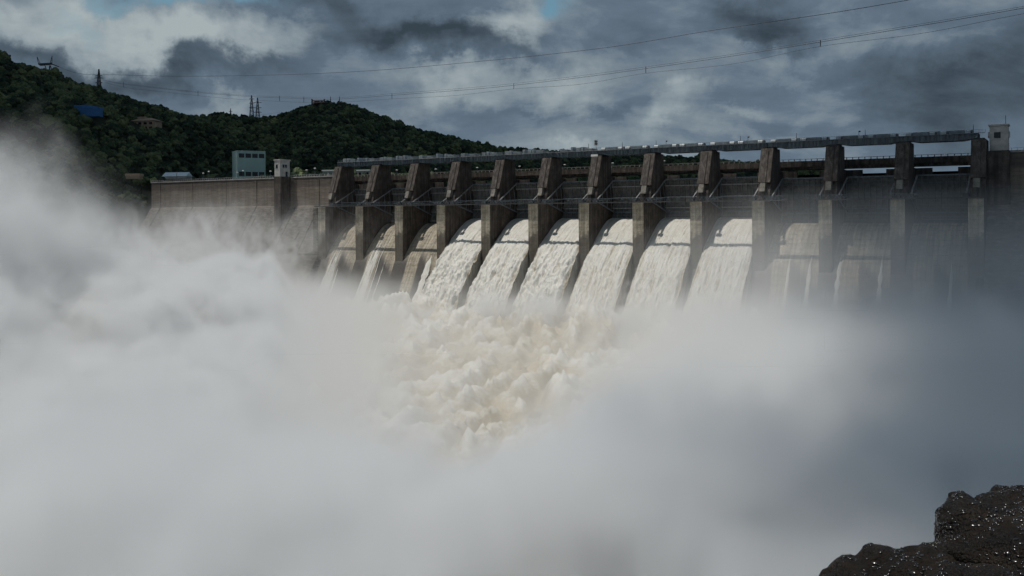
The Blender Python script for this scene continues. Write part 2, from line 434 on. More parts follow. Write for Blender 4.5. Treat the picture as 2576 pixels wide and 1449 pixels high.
def forest():
    pts = []; sc = []; rot = []
    rnd = random.Random(3)
    Y = 372.0
    while Y < 835:
        step = 4.9 if Y < 590 else 5.4
        X = -.80 * Y
        while X < .42 * Y:
            x = X + rnd.uniform(-.5, .5) * step; y = Y + rnd.uniform(-.5, .5) * step
            X += step
            y *= KY
            h = hill(x, y)
            if h < -38: continue
            l = DMI @ Vector((x, y, 0))
            if XL - 3 < l.x < 320 and l.y < 48: continue
            if -60 < l.x < 40 and l.y < 90: continue
            if XL - 6 < l.x < 40 and l.y < 66: continue
            if l.x > 0 and l.y < 150: continue
            if any((x-a)**2 + (y-b)**2 < r*r for a, b, r in keep_out): continue
            # skip what lies well behind both crests
            r = rnd.uniform(1.9, 3.7) * (1.0 if rnd.random() > .07 else 1.6)
            pts.append((x, y, h + r*.35)); sc.append(r); rot.append(rnd.uniform(0, 6.28))
        Y += step / KY
    me = bpy.data.meshes.new('forest'); me.from_pydata(pts, [], [])
    a = me.attributes.new('tsize', 'FLOAT', 'POINT'); a.data.foreach_set('value', sc)
    a = me.attributes.new('trot', 'FLOAT', 'POINT'); a.data.foreach_set('value', rot)
    me.materials.append(LEAF)
    o = bpy.data.objects.new('forest', me); COL.objects.link(o)
    tag(o, 'dense dark green forest covering both hillsides behind the dam', 'forest', kind='stuff')
    ng = bpy.data.node_groups.new('forest', 'GeometryNodeTree')
    ng.interface.new_socket('Geometry', in_out='INPUT', socket_type='NodeSocketGeometry')
    ng.interface.new_socket('Geometry', in_out='OUTPUT', socket_type='NodeSocketGeometry')
    L = ng.links.new
    def n(t, **k):
        q = ng.nodes.new(t)
        for kk, vv in k.items():
            if kk in q.inputs.keys(): q.inputs[kk].default_value = vv
            else: setattr(q, kk, vv)
        return q
    gi = n('NodeGroupInput'); go = n('NodeGroupOutput')
    join = n('GeometryNodeJoinGeometry')
    for k in range(4):
        ico = n('GeometryNodeMeshIcoSphere', Subdivisions=3, Radius=.82)
        pos = n('GeometryNodeInputPosition'); nx = n('ShaderNodeTexNoise', Scale=1.3 + .25*k, Detail=3.0)
        off = n('ShaderNodeVectorMath', operation='ADD'); off.inputs[1].default_value = (k*7.3, k*3.1, 0)
        L(pos.outputs[0], off.inputs[0]); L(off.outputs[0], nx.inputs['Vector'])
        ms = n('ShaderNodeMath', operation='MULTIPLY_ADD'); L(nx.outputs[0], ms.inputs[0]); ms.inputs[1].default_value = 2.6; ms.inputs[2].default_value = -.25
        scl = n('ShaderNodeVectorMath', operation='SCALE'); L(pos.outputs[0], scl.inputs[0]); L(ms.outputs[0], scl.inputs['Scale'])
        sp = n('GeometryNodeSetPosition'); L(ico.outputs[0], sp.inputs[0]); L(scl.outputs[0], sp.inputs['Position'])
        dp = n('GeometryNodeDistributePointsOnFaces', Density=30.0, Seed=k); L(sp.outputs[0], dp.inputs[0])
        leaf = n('GeometryNodeMeshIcoSphere', Subdivisions=1, Radius=.2)
        rv = n('FunctionNodeRandomValue', data_type='FLOAT_VECTOR'); rv.inputs[0].default_value = (.4, .4, .2); rv.inputs[1].default_value = (1.6, 1.6, .7)
        ip = n('GeometryNodeInstanceOnPoints'); L(dp.outputs[0], ip.inputs[0]); L(leaf.outputs[0], ip.inputs['Instance']); L(dp.outputs['Rotation'], ip.inputs['Rotation']); L(rv.outputs[0], ip.inputs['Scale'])
        ri = n('GeometryNodeRealizeInstances'); L(ip.outputs[0], ri.inputs[0])
        core = n('GeometryNodeTransform'); L(sp.outputs[0], core.inputs[0]); core.inputs['Scale'].default_value = (.84, .84, .84)
        j2 = n('GeometryNodeJoinGeometry'); L(ri.outputs[0], j2.inputs[0]); L(core.outputs[0], j2.inputs[0])
        sm = n('GeometryNodeSetMaterial'); L(j2.outputs[0], sm.inputs[0]); sm.inputs['Material'].default_value = LEAF
        g2i = n('GeometryNodeGeometryToInstance'); L(sm.outputs[0], g2i.inputs[0]); L(g2i.outputs[0], join.inputs[0])
    iop = n('GeometryNodeInstanceOnPoints'); L(gi.outputs[0], iop.inputs[0]); L(join.outputs[0], iop.inputs['Instance'])
    iop.inputs['Pick Instance'].default_value = True
    na = n('GeometryNodeInputNamedAttribute', data_type='FLOAT'); na.inputs[0].default_value = 'tsize'
    nb = n('GeometryNodeInputNamedAttribute', data_type='FLOAT'); nb.inputs[0].default_value = 'trot'
    cb = n('ShaderNodeCombineXYZ'); L(nb.outputs[0], cb.inputs[2])
    sz = n('ShaderNodeCombineXYZ'); mz = n('ShaderNodeMath', operation='MULTIPLY'); L(na.outputs[0], mz.inputs[0]); mz.inputs[1].default_value = .9
    L(na.outputs[0], sz.inputs[0]); L(na.outputs[0], sz.inputs[1]); L(mz.outputs[0], sz.inputs[2])
    L(sz.outputs[0], iop.inputs['Scale']); L(cb.outputs[0], iop.inputs['Rotation'])
    L(iop.outputs[0], go.inputs[0])
    o.modifiers.new('scatter', 'NODES').node_group = ng
    return len(pts)
print('trees', forest())

# ------------------------------------------------------------------ the dam
dam = empty('dam', DM)
tag(dam, 'long concrete spillway dam with thirteen brown piers and radial gates across the gorge', 'dam')

def pier_mesh():
    m = MB()
    body = [(0, -23.2), (0, 4.2), (8.2, 4.2), (8.8, 8), (10.2, 11.3), (8.5, 11.5), (14, 25), (24.5, 25), (24.9, 16.2), (39, 16.2), (39, -12), (30, -30), (5, -30), (2.5, -25)]
    m.prism(body, 0, PW)
    return m.build('pier', C_PIER, dam, bevel=.12)
pier0 = pier_mesh()
# slab with sunlight painted into its colour on the lower nose, front strip, anchor block, cap, wing
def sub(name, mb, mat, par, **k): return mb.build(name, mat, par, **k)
sub('nose_facing', MB().box(.02, PW-.02, -.25, 0.1, -22.6, 4.15), C_NOSE_LIT, pier0, bevel=.08)
strip = MB().prism([(8.1, 11.6), (13.35, 24.5), (14.4, 24.5), (9.1, 11.6)], .35, 3.1)
sub('front_strip', strip, C_ROAD, pier0, bevel=.06)
sub('anchor_block', MB().prism([(6.6, 8.0), (8.0, 11.4), (10.6, 11.3), (9.2, 8.0)], 1.0, 3.1), C_PATCH, pier0, bevel=.06)
sub('bearing_post', MB().box(1.2, 2.4, 7.2, 8.8, 4.2, 8.0), C_PIER, pier0)
sub('pier_cap', MB().box(.5, 4.0, 15.6, 23.6, 25.0, 25.6), STEEL_D, pier0)
sub('gate_slot_wing', MB().prism([(28.6, 4), (28.6, 16.1), (30.2, 16.1), (30.2, 4)], -5.4, PW + 5.6), C_ROAD, pier0)

piers = [pier0]
def copy_part(o, parent, dx=0):
    c = o.copy(); COL.objects.link(c); c.parent = parent
    if dx: c.location = (dx, 0, 0)
    for ch in list(o.children):
        d = ch.copy(); COL.objects.link(d); d.parent = c
    return c
for i in range(1, 13): piers.append(copy_part(pier0, dam, S*i))

# chute strips, one under each bay
CH = [(34, -7), (28, -5.2), (23, -4.5), (20, -4.8), (15.5, -6.9), (10.8, -10.6), (5, -16), (0, -22), (-5.5, -31), (-11.5, -40.5), (-17, -50)]
def crv(P, n):
    """dense Catmull-Rom polyline through P"""
    out = []; k = len(P)
    for i in range(k-1):
        p0, p1, p2, p3 = (Vector((*P[max(i-1, 0)], 0)), Vector((*P[i], 0)), Vector((*P[i+1], 0)), Vector((*P[min(i+2, k-1)], 0)))
        for j in range(n):
            t = j/n
            out.append(.5*((2*p1) + (p2-p0)*t + (2*p0-5*p1+4*p2-p3)*t*t + (3*p1-p0-3*p2+p3)*t**3))
    out.append(Vector((*P[-1], 0)))
    return [(v.x, v.y) for v in out]
CHS = crv(CH, 5)
poly = CHS + [(-17, -54), (34, -54)]
ch0 = MB().prism(poly, PW/2 + .0, S + PW/2 - .02)
ch0 = ch0.build('spillway_chute', C_CHUTE, dam)
for i in range(1, 12):
    c = ch0.copy(); COL.objects.link(c); c.parent = dam; c.location = (S*i, 0, 0)

# gates -------------------------------------------------------------
GC = (4.0, 5.0); GR = 23.0
def gp(z, dr=0):
    r = GR + dr; return GC[0] + math.sqrt(max(.1, r*r - (z - GC[1])**2))
def gate(i, lift, label=None):
    x0 = S*i + PW + .15; x1 = S*(i+1) - .15
    zs = [-4.6 + lift + (17.5)*k/14 for k in range(15)]
    g = MB(); out = [(gp(z), z) for z in zs]; inn = [(gp(z, -.25), z) for z in reversed(zs)]
    g.prism(out + inn, x0, x1)
    go = g.build('gate', GATE, dam)
    rb = MB()
    nr = 9
    for k in range(nr+1):
        x = x0 + .25 + (x1-x0-.5)*k/nr
        o_ = [(gp(z, -.26), z) for z in zs]; n_ = [(gp(z, -.9), z) for z in reversed(zs)]
        rb.prism(o_ + n_, x-.09, x+.09)
    rb.build('ribs', RIB, go)
    for z in (zs[0]+1.2, zs[0]+5.6, zs[0]+10.2, zs[0]+15.0):
        y = gp(z, -.9)
        MB().box(x0+.3, x1-.3, y-1.1, y, z, z+.28).build('walkway', STEEL_L if i < 9 else STEEL, go)
        rail = MB()
        for k in range(9):
            x = x0+.4+(x1-x0-.8)*k/8; rail.bar((x, y-1.05, z+.2), (x, y-1.05, z+1.3), .1)
        rail.bar((x0+.4, y-1.05, z+1.3), (x1-.4, y-1.05, z+1.3), .1)
        rail.build('walkway_rail', RIB, go)
    for sx in (0, 1):
        xa = (x0+.9) if sx == 0 else (x1-.9)
        for (zt) in (13.2, 5.6, -.6):
            zz = zt + lift
            MB().bar((xa, 5.2, 5.2), (xa, gp(zz, -.9), zz), .42, .5).build('gate_arm', ARM if zt > 10 else STEEL, go)
        for t in (.35, .6, .82):
            pa = [Vector((xa, 5.2, 5.2)).lerp(Vector((xa, gp(z+lift, -.9), z+lift)), t) for z in (13.2, 5.6, -.6)]
            MB().bar(pa[0], pa[1], .22).build('brace', STEEL, go); MB().bar(pa[1], pa[2], .22).build('brace', STEEL, go)
    # cross members between the two arms
    for zt in (13.2, -.6):
        y = gp(zt+lift, -1.5)
        MB().bar((x0+.9, y, zt+lift), (x1-.9, y, zt+lift), .5, .6).build('cross_beam', STEEL, go)
    MB().box(x0-.1, x0+1.8, 4.2, 6.2, 4.4, 6.1).build('trunnion', STEEL_D, go)
    MB().box(x1-1.8, x1+.1, 4.2, 6.2, 4.4, 6.1).build('trunnion', STEEL_D, go)
for i in range(12):
    gate(i, 1.0 if 3 <= i <= 8 else 0)

# road bridge behind the gates -----------------------------------------
XE = 12*S + PW
m = MB(); m.box(0.5, XE-.5, 30.2, 37.8, 18.3, 19.3)
m.build('road_deck', C_ROAD, dam)
for y in (30.9, 34, 37):
    MB().box(0.5, XE-.5, y-.35, y+.35, 16.9, 18.29).build('road_beam', C_ROAD, dam)
MB().box(0.5, XE-.5, 29.7, 30.15, 18.0, 20.3).build('parapet', C_ROAD, dam)
rl = MB()
for k in range(int(XE/2.2)):
    rl.box(1+k*2.2, 1.3+k*2.2, 29.78, 30.08, 20.302, 21.0)
rl.box(0.5, XE-.5, 29.8, 30.05, 20.98, 21.15)
rl.build('parapet_rail', C_COPING, dam)

# left and right solid walls -----------------------------------------------
def solid_wall(xa, xb, joints, name):
    prof = [(18.35, 20.2), (18.35, 5.0), (-21.5, -48), (-21.5, -54), (39, -54), (39, 20.2)]
    w0 = MB().prism(prof, xa, xb).build(name, C_WALL, dam)
    edges = [xa] + joints + [xb]
    for a, b in zip(edges[:-1], edges[1:]):
        MB().prism([(18.0, 20.0), (18.0, 5.2), (17.2, 4.6), (-1.0, -19.7), (0.2, -20.6), (18.7, 4.0), (18.7, 20.0)], a+.3, b-.3).build('facing_panel', C_WALL, w0, bevel=.05)
    MB().box(xa, xb, 17.7, 18.9, 20.21, 20.95).build('coping', C_COPING, w0)
    r_ = MB()
    k = xa
    while k < xb:
        r_.box(k, k+.14, 18.1, 18.24, 20.952, 21.8); k += 1.8
    r_.box(xa, xb, 18.1, 18.22, 21.7, 21.82)
    r_.build('handrail', STEEL_L, w0)
    return w0
js = sorted([dam_hit(p, 480, 18).x for p in (404, 485, 570, 646, 745, 804)])
js = [j for j in js if j < -1]
lw = solid_wall(XL, -.02, js, 'solid_wall')
rw = solid_wall(XE + .02, XE + 160, [XE+14, XE+33, XE+56, XE+80], 'solid_wall')
# ribs and steps weathered into the slope
rb = MB()
rr = random.Random(5)
for k in range(7):
    x = -6 - k*17 + rr.uniform(-6, 6); t0 = rr.uniform(0, .6); t1 = t0 + rr.uniform(.2, .4)
    q0 = (16.3 - 16.3*t0, 3.3 - 21.1*t0); q1 = (16.3 - 16.3*t1, 3.3 - 21.1*t1)
    rb.prism([(q0[0]+.3, q0[1]), (q0[0]-.25, q0[1]+.25), (q1[0]-.25, q1[1]+.2), (q1[0]+.3, q1[1]-.2)], x, x+rr.uniform(.4, 1.6))
rb.build('slope_rib', C_WALL, lw)
# side training wall left of the first pier
MB().prism([(17, 4.4), (3, 4.4), (-.6, 3.5), (-.6, -22), (-12, -41), (-14, -50), (17, -50)], -3.2, -.05).build('training_wall', C_WALL, dam, bevel=.1)

def lift_tower(x0, wx, y0, y1, label, zt=29.6):
    t = empty('lift_tower', DM @ Matrix.Translation((x0, 0, 0)))
    tag(t, label, 'tower')
    MB().box(0, wx, y0, y1, 20.96, zt).build('wall', OFFW, t, bevel=.08)
    MB().box(-.35, wx+.35, y0-.35, y1+.35, zt+.003, zt+.55).build('roof', OFFW, t, bevel=.06)
    MB().box(wx*.25, wx*.6, y0-.12, y0+.05, zt-4.3, zt-2.2).build('window', GLASS, t)
    for k in (.25, .5):
        yy = y0 + (y1-y0)*k
        MB().box(wx-.05, wx+.12, yy, yy+1.4, zt-3.9, zt-2.2).build('window', GLASS, t)
    MB().box(wx-.05, wx+.12, y0+(y1-y0)*.55, y0+(y1-y0)*.75, 21.0, 23.6).build('door', GLASS, t)
    return t
TX = dam_hit(690, 430, 9.6).x; TW = dam_hit(704.5, 430, 9.6).x - TX
tw = lift_tower(TX, TW, 9.6, 17.6, 'small white block tower with dark windows standing on the brown dam wall')
MB().prism([(9.4, 20.9), (9.4, -8), (17.95, -8), (17.95, 20.9)], TX - .2, TX + TW + .2).build('buttress', C_PIER, dam, bevel=.1)
RX = dam_hit(2488, 350, 16.5).x; RW = dam_hit(2535, 350, 16.5).x - RX
tr = lift_tower(RX, RW, 16.5, 22.5, 'pale grey tower with one dark window beside the last pier on the right', 29.6)
for ch in list(tr.children):
    pass
MB().box(-.5, 0, 17, 19.5, 25.5, 27.6).build('side_box', OFFW, tr, bevel=.15)
MB().box(RW, RW+.5, 17, 19.5, 25.5, 27.6).build('side_box', OFFW, tr, bevel=.15)
MB().tube([(4.9, 18, 30.1), (4.9, 18, 33.2)], .09, 5).build('aerial', STEEL_D, tr)
MB().prism([(15.2, 20.9), (15.2, -20), (17.95, -20), (17.95, 20.9)], RX-.7, RX+RW+.5).build('buttress', C_PIER, dam, bevel=.1)

# ------------------------------------------------------------------ hoist bridge
hb = empty('hoist_bridge', DM)
tag(hb, 'grey steel bridge with hoist machinery running along the tops of the piers', 'bridge')
for i in range(12):
    xa = S*i + (2.4 if i else 1.0); xb = S*(i+1) + 2.1
    for y in (15.2, 23.2):
        pr = [(xa, 25.62), (xa+.01, 27.2), (xb, 27.2), (xb, 25.62), (xb-2.2, 25.5), (xb-5.0, 25.0), (xa+5.0, 25.0), (xa+2.4, 25.5)]
        g = MB(); n = len(pr)
        vs = [(p[0], y, p[1]) for p in pr] + [(p[0], y+.35, p[1]) for p in pr]
        g.add(vs, [tuple(range(n)), tuple(range(2*n-1, n-1, -1))] + [(k, k+n, (k+1) % n+n, (k+1) % n) for k in range(n)])
        if y < 20:
            st = g
            k = xa + 1.0
            while k < xb-1:
                zb = 25.1 if xa+5 < k < xb-5 else 25.75
                st.box(k, k+.14, y-.28, y-.002, zb, 27.15); k += 1.55
        g.build('girder', GIRDER, hb)
    MB().box(xa+.02, xb-.02, 14.6, 24.2, 27.203, 27.4).build('deck', STEEL_D, hb)
rr = random.Random(11)
rail = MB()
for k in range(int(XE/2)):
    rail.bar((2+k*2, 14.7, 27.4), (2+k*2, 14.7, 28.5), .08)
for z in (27.95, 28.5): rail.bar((1.5, 14.7, z), (XE-1, 14.7, z), .09)
rail.build('handrail', STEEL, hb)
MB().box(1.2, 6.4*S, 14.3, 14.58, 27.2, 27.42).build('edge_beam', ARM, hb)
MB().box(6.4*S+.003, XE-.5, 14.3, 14.58, 27.2, 27.42).build('edge_beam', STEEL, hb)
for i in range(12):
    bx = S*i + 2.4
    if i < 6:
        lay = [(.8, 2.2, 2.3), (3.5, 1.3, 2.5), (5.3, 3.6, 1.5), (10.6, 1.2, 2.7), (13.0, 1.9, 2.3), (15.5, 1.2, 2.5), (17.4, 3.8, 1.7)]
        for (o, L_, h) in lay:
            if rr.random() < .12: continue
            MB().box(bx+o, bx+o+L_, 16.3+rr.uniform(0, 1), 22.2, 27.402, 27.4+h*.72+rr.uniform(-.15, .2)).build('hoist_box', BOXP if L_ > 3 else BOXL, hb, bevel=.08)
    else:
        for (o, L_) in [(.4, 1.9), (8.3, 1.8), (11.7, 2.0), (19.6, 1.8)]:
            g = MB(); n = 12; r0 = .95
            pts = [(19 - r0*1.4*math.cos(math.pi*k/n), 27.41 + .45 + r0*math.sin(math.pi*k/n)) for k in range(n+1)]
            g.prism([(19+r0*1.4, 27.41)] + [(19 - r0*1.4, 27.41)] + pts, bx+o, bx+o+L_)
            h = g.build('hoist_hood', HOOD, hb)
            g = MB(); pts = [(19 - 1.5*math.cos(math.pi*k/n), 27.45 + .4 + 0.85*math.sin(math.pi*k/n)) for k in range(n+1)]
            g.prism([(20.5, 27.45), (17.5, 27.45)] + pts, bx+o+L_+.003, bx+o+L_+.7)
            g.build('hoist_gear', STEEL_D, h)
        for (o, L_, h) in [(3.0, 5.2, 1.3), (10.2+.5, .9, 1.3), (14.6, 4.9, 1.3)]:
            MB().box(bx+o, bx+o+L_, 17.2, 21.4, 27.402, 27.4+h).build('hoist_box', BOXP, hb, bevel=.1)
# masts and lamp poles on the bridge
mast_px = [(1480, 'm'), (1565, 'm'), (1650, 'm'), (1675, 'l'), (1862, 'm'), (1881, 'l'), (2003, 'm'), (2160, 'l'), (2176, 'm'), (2448, 'm'), (865*1.0+330, 'm')]
k = 0
for px, t in sorted(mast_px):
    p = dam_hit(px, 380, 24.0); k += 1
    if t == 'm':
        o = MB().tube([(0, 0, 27.4), (0, 0, 31.2)], [.16, .07], 5).build('mast', STEEL_D)
        tag(o, 'thin dark aerial mast on the hoist bridge, %s pole from the left' % ORD[k-1], 'mast', 'poles on the hoist bridge')
    else:
        o = MB().tube([(0, 0, 27.4), (0, 0, 30.4)], .1, 5).sphere((.25, 0, 30.6), (.45, .3, .3)).build('lamp_pole', STEEL_D)
        tag(o, 'short dark lamp pole on the hoist bridge, %s pole from the left' % ORD[k-1], 'lamp pole', 'poles on the hoist bridge')
    o.matrix_world = DM @ Matrix.Translation((p.x, 24.0, 0))
# twin floodlight frame and white plate
p = dam_hit(1499, 375, 16)
fl = empty('signal_frame', DM @ Matrix.Translation((p.x, 16, 27.4)))
tag(fl, 'dark upright frame holding two round black lamps above the seventh pier', 'signal')
MB().bar((0, 0, 0), (0, 0, 2.2), .12).box(-.85, .85, -.06, .1, 2.2, 2.35).box(-.85, .85, -.06, .1, 4.6, 4.75).box(-.85, -.7, -.06, .1, 2.35, 4.6).box(.7, .85, -.06, .1, 2.35, 4.6).build('frame', OFFW, fl)
for z in (2.95, 4.0):
    MB().tube([(0, -.5, z), (0, .3, z)], .52, 14).build('lamp', STEEL_D, fl)
p = dam_hit(1495, 391, 14)
o = MB().box(-1.6, 1.6, -.15, .1, -.5, .45).build('plate', WHITE); o.matrix_world = DM @ Matrix.Translation((p.x, 13.9, p.z))
tag(o, 'small blank white plate fixed to the bridge above the seventh pier', 'plate')

# ------------------------------------------------------------------ catwalk in front of the piers
cw = empty('catwalk', DM)
tag(cw, 'narrow steel catwalk with lattice railing strung along the fronts of the lower piers', 'catwalk')
MB().box(-1.2, XE+1, -1.9, -.35, 4.3, 4.62).build('walkway_deck', STEEL_D, cw)
MB().box(-1.2, XE+1, -2.05, -1.91, 4.2, 4.64).build('edge_beam', STEEL_D, cw)
for i in range(13):
    if i == 12: continue
    lt = MB(); xa = S*i; 
    for k in range(16):
        x = xa + k*S/16
        if (k < 9) or rr.random() < .6:
            lt.bar((x, -1.95, 4.75), (x+S/32, -1.95, 6.1), .09); lt.bar((x+S/32, -1.95, 6.1), (x+S/16, -1.95, 4.75), .09)
    lt.bar((xa, -1.95, 6.12), (xa+S, -1.95, 6.12), .11)
    lt.build('lattice_rail', STEEL, cw)

# ------------------------------------------------------------------ water
WS = [(27, -2.0), (24, -2.3), (20, -3.2), (16, -5.0), (10.8, -7.9), (2, -13.6), (-6.3, -20.8), (-13, -27.6), (-20, -35.2), (-26, -43), (-29, -48)]
WSS = crv(WS, 4)
def resample(P, n):
    d = [0]
    for a, b in zip(P[:-1], P[1:]): d.append(d[-1] + math.hypot(b[0]-a[0], b[1]-a[1]))
    t = np.linspace(0, d[-1], n)
    return list(zip(np.interp(t, d, [p[0] for p in P]), np.interp(t, d, [p[1] for p in P]))), d[-1]
def chute_z(y):
    ys = [p[0] for p in CHS][::-1]; zs = [p[1] for p in CHS][::-1]
    return float(np.interp(y, ys, zs))
def fallsheet(i, rough, label, mat):
    nr, nc = 210, 84
    P, L_ = resample(WSS, nr)
    v = []; foam = []; f = []
    for r in range(nr):
        y, z = P[r]; y2, z2 = P[min(r+1, nr-1)]; y1_, z1_ = P[max(r-1, 0)]
        ty, tz = y2-y1_, z2-z1_; l = math.hypot(ty, tz); ny, nz_ = -tz/l, ty/l
        if nz_ < 0: ny, nz_ = -ny, -nz_
        s = r/(nr-1); d = s*L_
        grow = min(1, max(0, (s-.12)/.45))
        open_ = max(0, -y)/26
        for c in range(nc):
            t = c/(nc-1)
            xa = S*i + PW + .02 - .9*open_; xb = S*(i+1) - .02 + .7*open_
            x = xa + (xb-xa)*t
            k = noise.fractal(Vector((x*.55, d*.07 + i*5, 1.3*i)), 1.0, 2.0, 4)
            k2 = noise.turbulence(Vector((x*.8, d*.17, 4.1*i)), 5, False)
            k3 = noise.fractal(Vector((x*1.7, d*.6, 9.0+i)), 1.0, 2.1, 3)
            k4 = noise.fractal(Vector((x*1.9, d*.05, 2.0+i*3)), 1.0, 2.1, 3)
            e = (k*.6 + (.5-k2)*1.5*rough*grow + k3*(.1 + .3*rough)*grow + k4*(.45 - .2*rough)) * (.25 + .9*grow)
            edge = min(t, 1-t); e -= .9*math.exp(-(edge*18)**2) * grow
            # eroded notch near the far edge in the rough bays
            v.append((x, y - ny*(-e) if False else y + ny*e, z + nz_*e))
            foam.append(.5 + .5*max(-1, min(1, e)))
    for r in range(nr-1):
        for c in range(nc-1):
            f.append((r*nc+c, r*nc+c+1, (r+1)*nc+c+1, (r+1)*nc+c))
    # side faces down to the chute
    for side in (0, nc-1):
        base = len(v); m_ = 8
        for r in range(nr):
            X, Yv, Z = v[r*nc+side]
            zc = chute_z(Yv + 0) if Yv > -16 else -50
            # slope back towards the concrete as it descends
            for q in range(1, m_+1):
                t = q/m_
                zz = Z + (min(zc, Z-.3) - Z)*t
                off = noise.fractal(Vector((Yv*.5, zz*.12, side + i)), 1.0, 2.0, 4) * .35
                v.append((X + off + (-.6*t if side else .6*t), Yv + t*.3, zz)); foam.append(.42)
        for r in range(nr-1):
            for q in range(m_):
                a = r*nc+side if q == 0 else base + r*m_ + q-1
                b = (r+1)*nc+side if q == 0 else base + (r+1)*m_ + q-1
                c_ = base + r*m_ + q; d_ = base + (r+1)*m_ + q
                f.append((a, b, d_, c_) if side else (a, c_, d_, b))
    m = MB(); m.v = v; m.f = f
    me = bpy.data.meshes.new('waterfall'); me.from_pydata(v, [], f)
    for p_ in me.polygons: p_.use_smooth = True
    a = me.attributes.new('foam', 'FLOAT', 'POINT'); a.data.foreach_set('value', foam)
    me.materials.append(mat)
    o = bpy.data.objects.new('waterfall', me); COL.objects.link(o); o.matrix_world = DM.copy()
    tag(o, label, 'waterfall', 'sheets of water pouring down the spillway')
fallsheet(3, .95, 'lumpy foaming water sheet in the leftmost flowing bay, beside the dry chutes', FOAM)
fallsheet(4, .7, 'lumpy white water sheet, second flowing bay from the left', FOAM)
fallsheet(5, .85, 'rough foaming water sheet, third flowing bay from the left', FOAM)
fallsheet(6, .3, 'streaky white water sheet, fourth flowing bay from the left', FOAMS)
fallsheet(7, .28, 'smooth streaked water sheet, second flowing bay from the right', FOAMS)
fallsheet(8, .25, 'broad smooth water sheet in the rightmost flowing bay', FOAMS)

# trickles on the dry chutes
def trickle(x0, x1, y_top, w0, w1, label, amp=.5, strands=1):
    v = []; f = []; foam = []; nc = 6
    P, L_ = resample([p for p in CHS if p[0] <= y_top], 90)
    rs = random.Random(int(x0*7))
    for st in range(strands):
        u0 = 0 if strands == 1 else (st/(strands-1) - .5); sw = 1.0 if strands == 1 else rs.uniform(.6, 1.5)/strands
        start = 0 if strands == 1 else rs.randint(0, 22); b0 = len(v)
        for r, (y, z) in enumerate(P):
            s = r/89; ww = (w0 + (w1-w0)*s)
            xc = x0 + (x1-x0)*s + u0*ww*.9 + amp*noise.fractal(Vector((s*5, x0 + st*3.3, 0)), 1, 2, 3)*.6
            wd = ww*sw*(1 + .6*noise.noise(Vector((s*14, x0+st, 3)))) * min(1, max(.03, (r - start)/16))
            for c in range(nc):
                t = c/(nc-1); hump = .03 + .22*math.sin(math.pi*t)*(1+.6*noise.noise(Vector((c, s*30, x0+st))))*min(1, max(0, (r-start)/10))
                v.append((xc + (t-.5)*wd, y-.4*hump-.05-st*.012, z + hump + .05)); foam.append(.75 + .3*noise.noise(Vector((c*.7, s*20, st))))
        for r in range(89):
            for c in range(nc-1): f.append((b0+r*nc+c, b0+r*nc+c+1, b0+(r+1)*nc+c+1, b0+(r+1)*nc+c))
    me = bpy.data.meshes.new('trickle'); me.from_pydata(v, [], f)
    for p_ in me.polygons: p_.use_smooth = True
    a = me.attributes.new('foam', 'FLOAT', 'POINT'); a.data.foreach_set('value', foam)
    me.materials.append(FOAM)
    o = bpy.data.objects.new('water_trickle', me); COL.objects.link(o); o.matrix_world = DM.copy()
    tag(o, label, 'water', 'thin streams on the dry chutes')
trickle(S*2+20.0, S*2+19.2, 2, 2.6, 4.2, 'bluish white stream tumbling down the third chute beside the first full waterfall', .5)
trickle(S*1+14.6, S*1+15.2, 13, .35, .6, 'thin pale streak of water down the middle of the second chute', .4)
trickle(S*1+18.6, S*1+18.2, 1, .3, .7, 'second thin streak of water near the right side of the second chute', .4)
trickle(S*1+11.0, S*1+9.8, 10, 3.2, 5.6, 'wide streaky film of water over the pale strip of the second chute', .6, 5)
trickle(S*0+11.2, S*0+10.4, 6, 3.5, 6.2, 'wide misty film of water over the pale strip of the first chute', .6, 5)
trickle(S*0+15.0, S*0+16.4, -2, .5, 1.6, 'faint misty streak of water low on the first chute', .4)
trickle(S*9+13.4, S*9+13.4, 5, .5, 2.0, 'white glinting streak in the middle of the chute right of the full waterfalls', .3)
trickle(S*9+21.0, S*9+21.0, 5, .9, 2.2, 'short white streak against the pier on the tenth chute from the left', .3)
trickle(S*10+7.0, S*10+6.6, 5, 1.2, 2.0, 'white streak at the left side of the eleventh chute', .3)
trickle(S*10+21.0, S*10+21.2, 5, .9, 2.2, 'white streak at the right side of the eleventh chute', .3)
trickle(S*11+19.0, S*11+19.4, 4, .7, 1.6, 'dim white streak on the last chute on the right', .3)

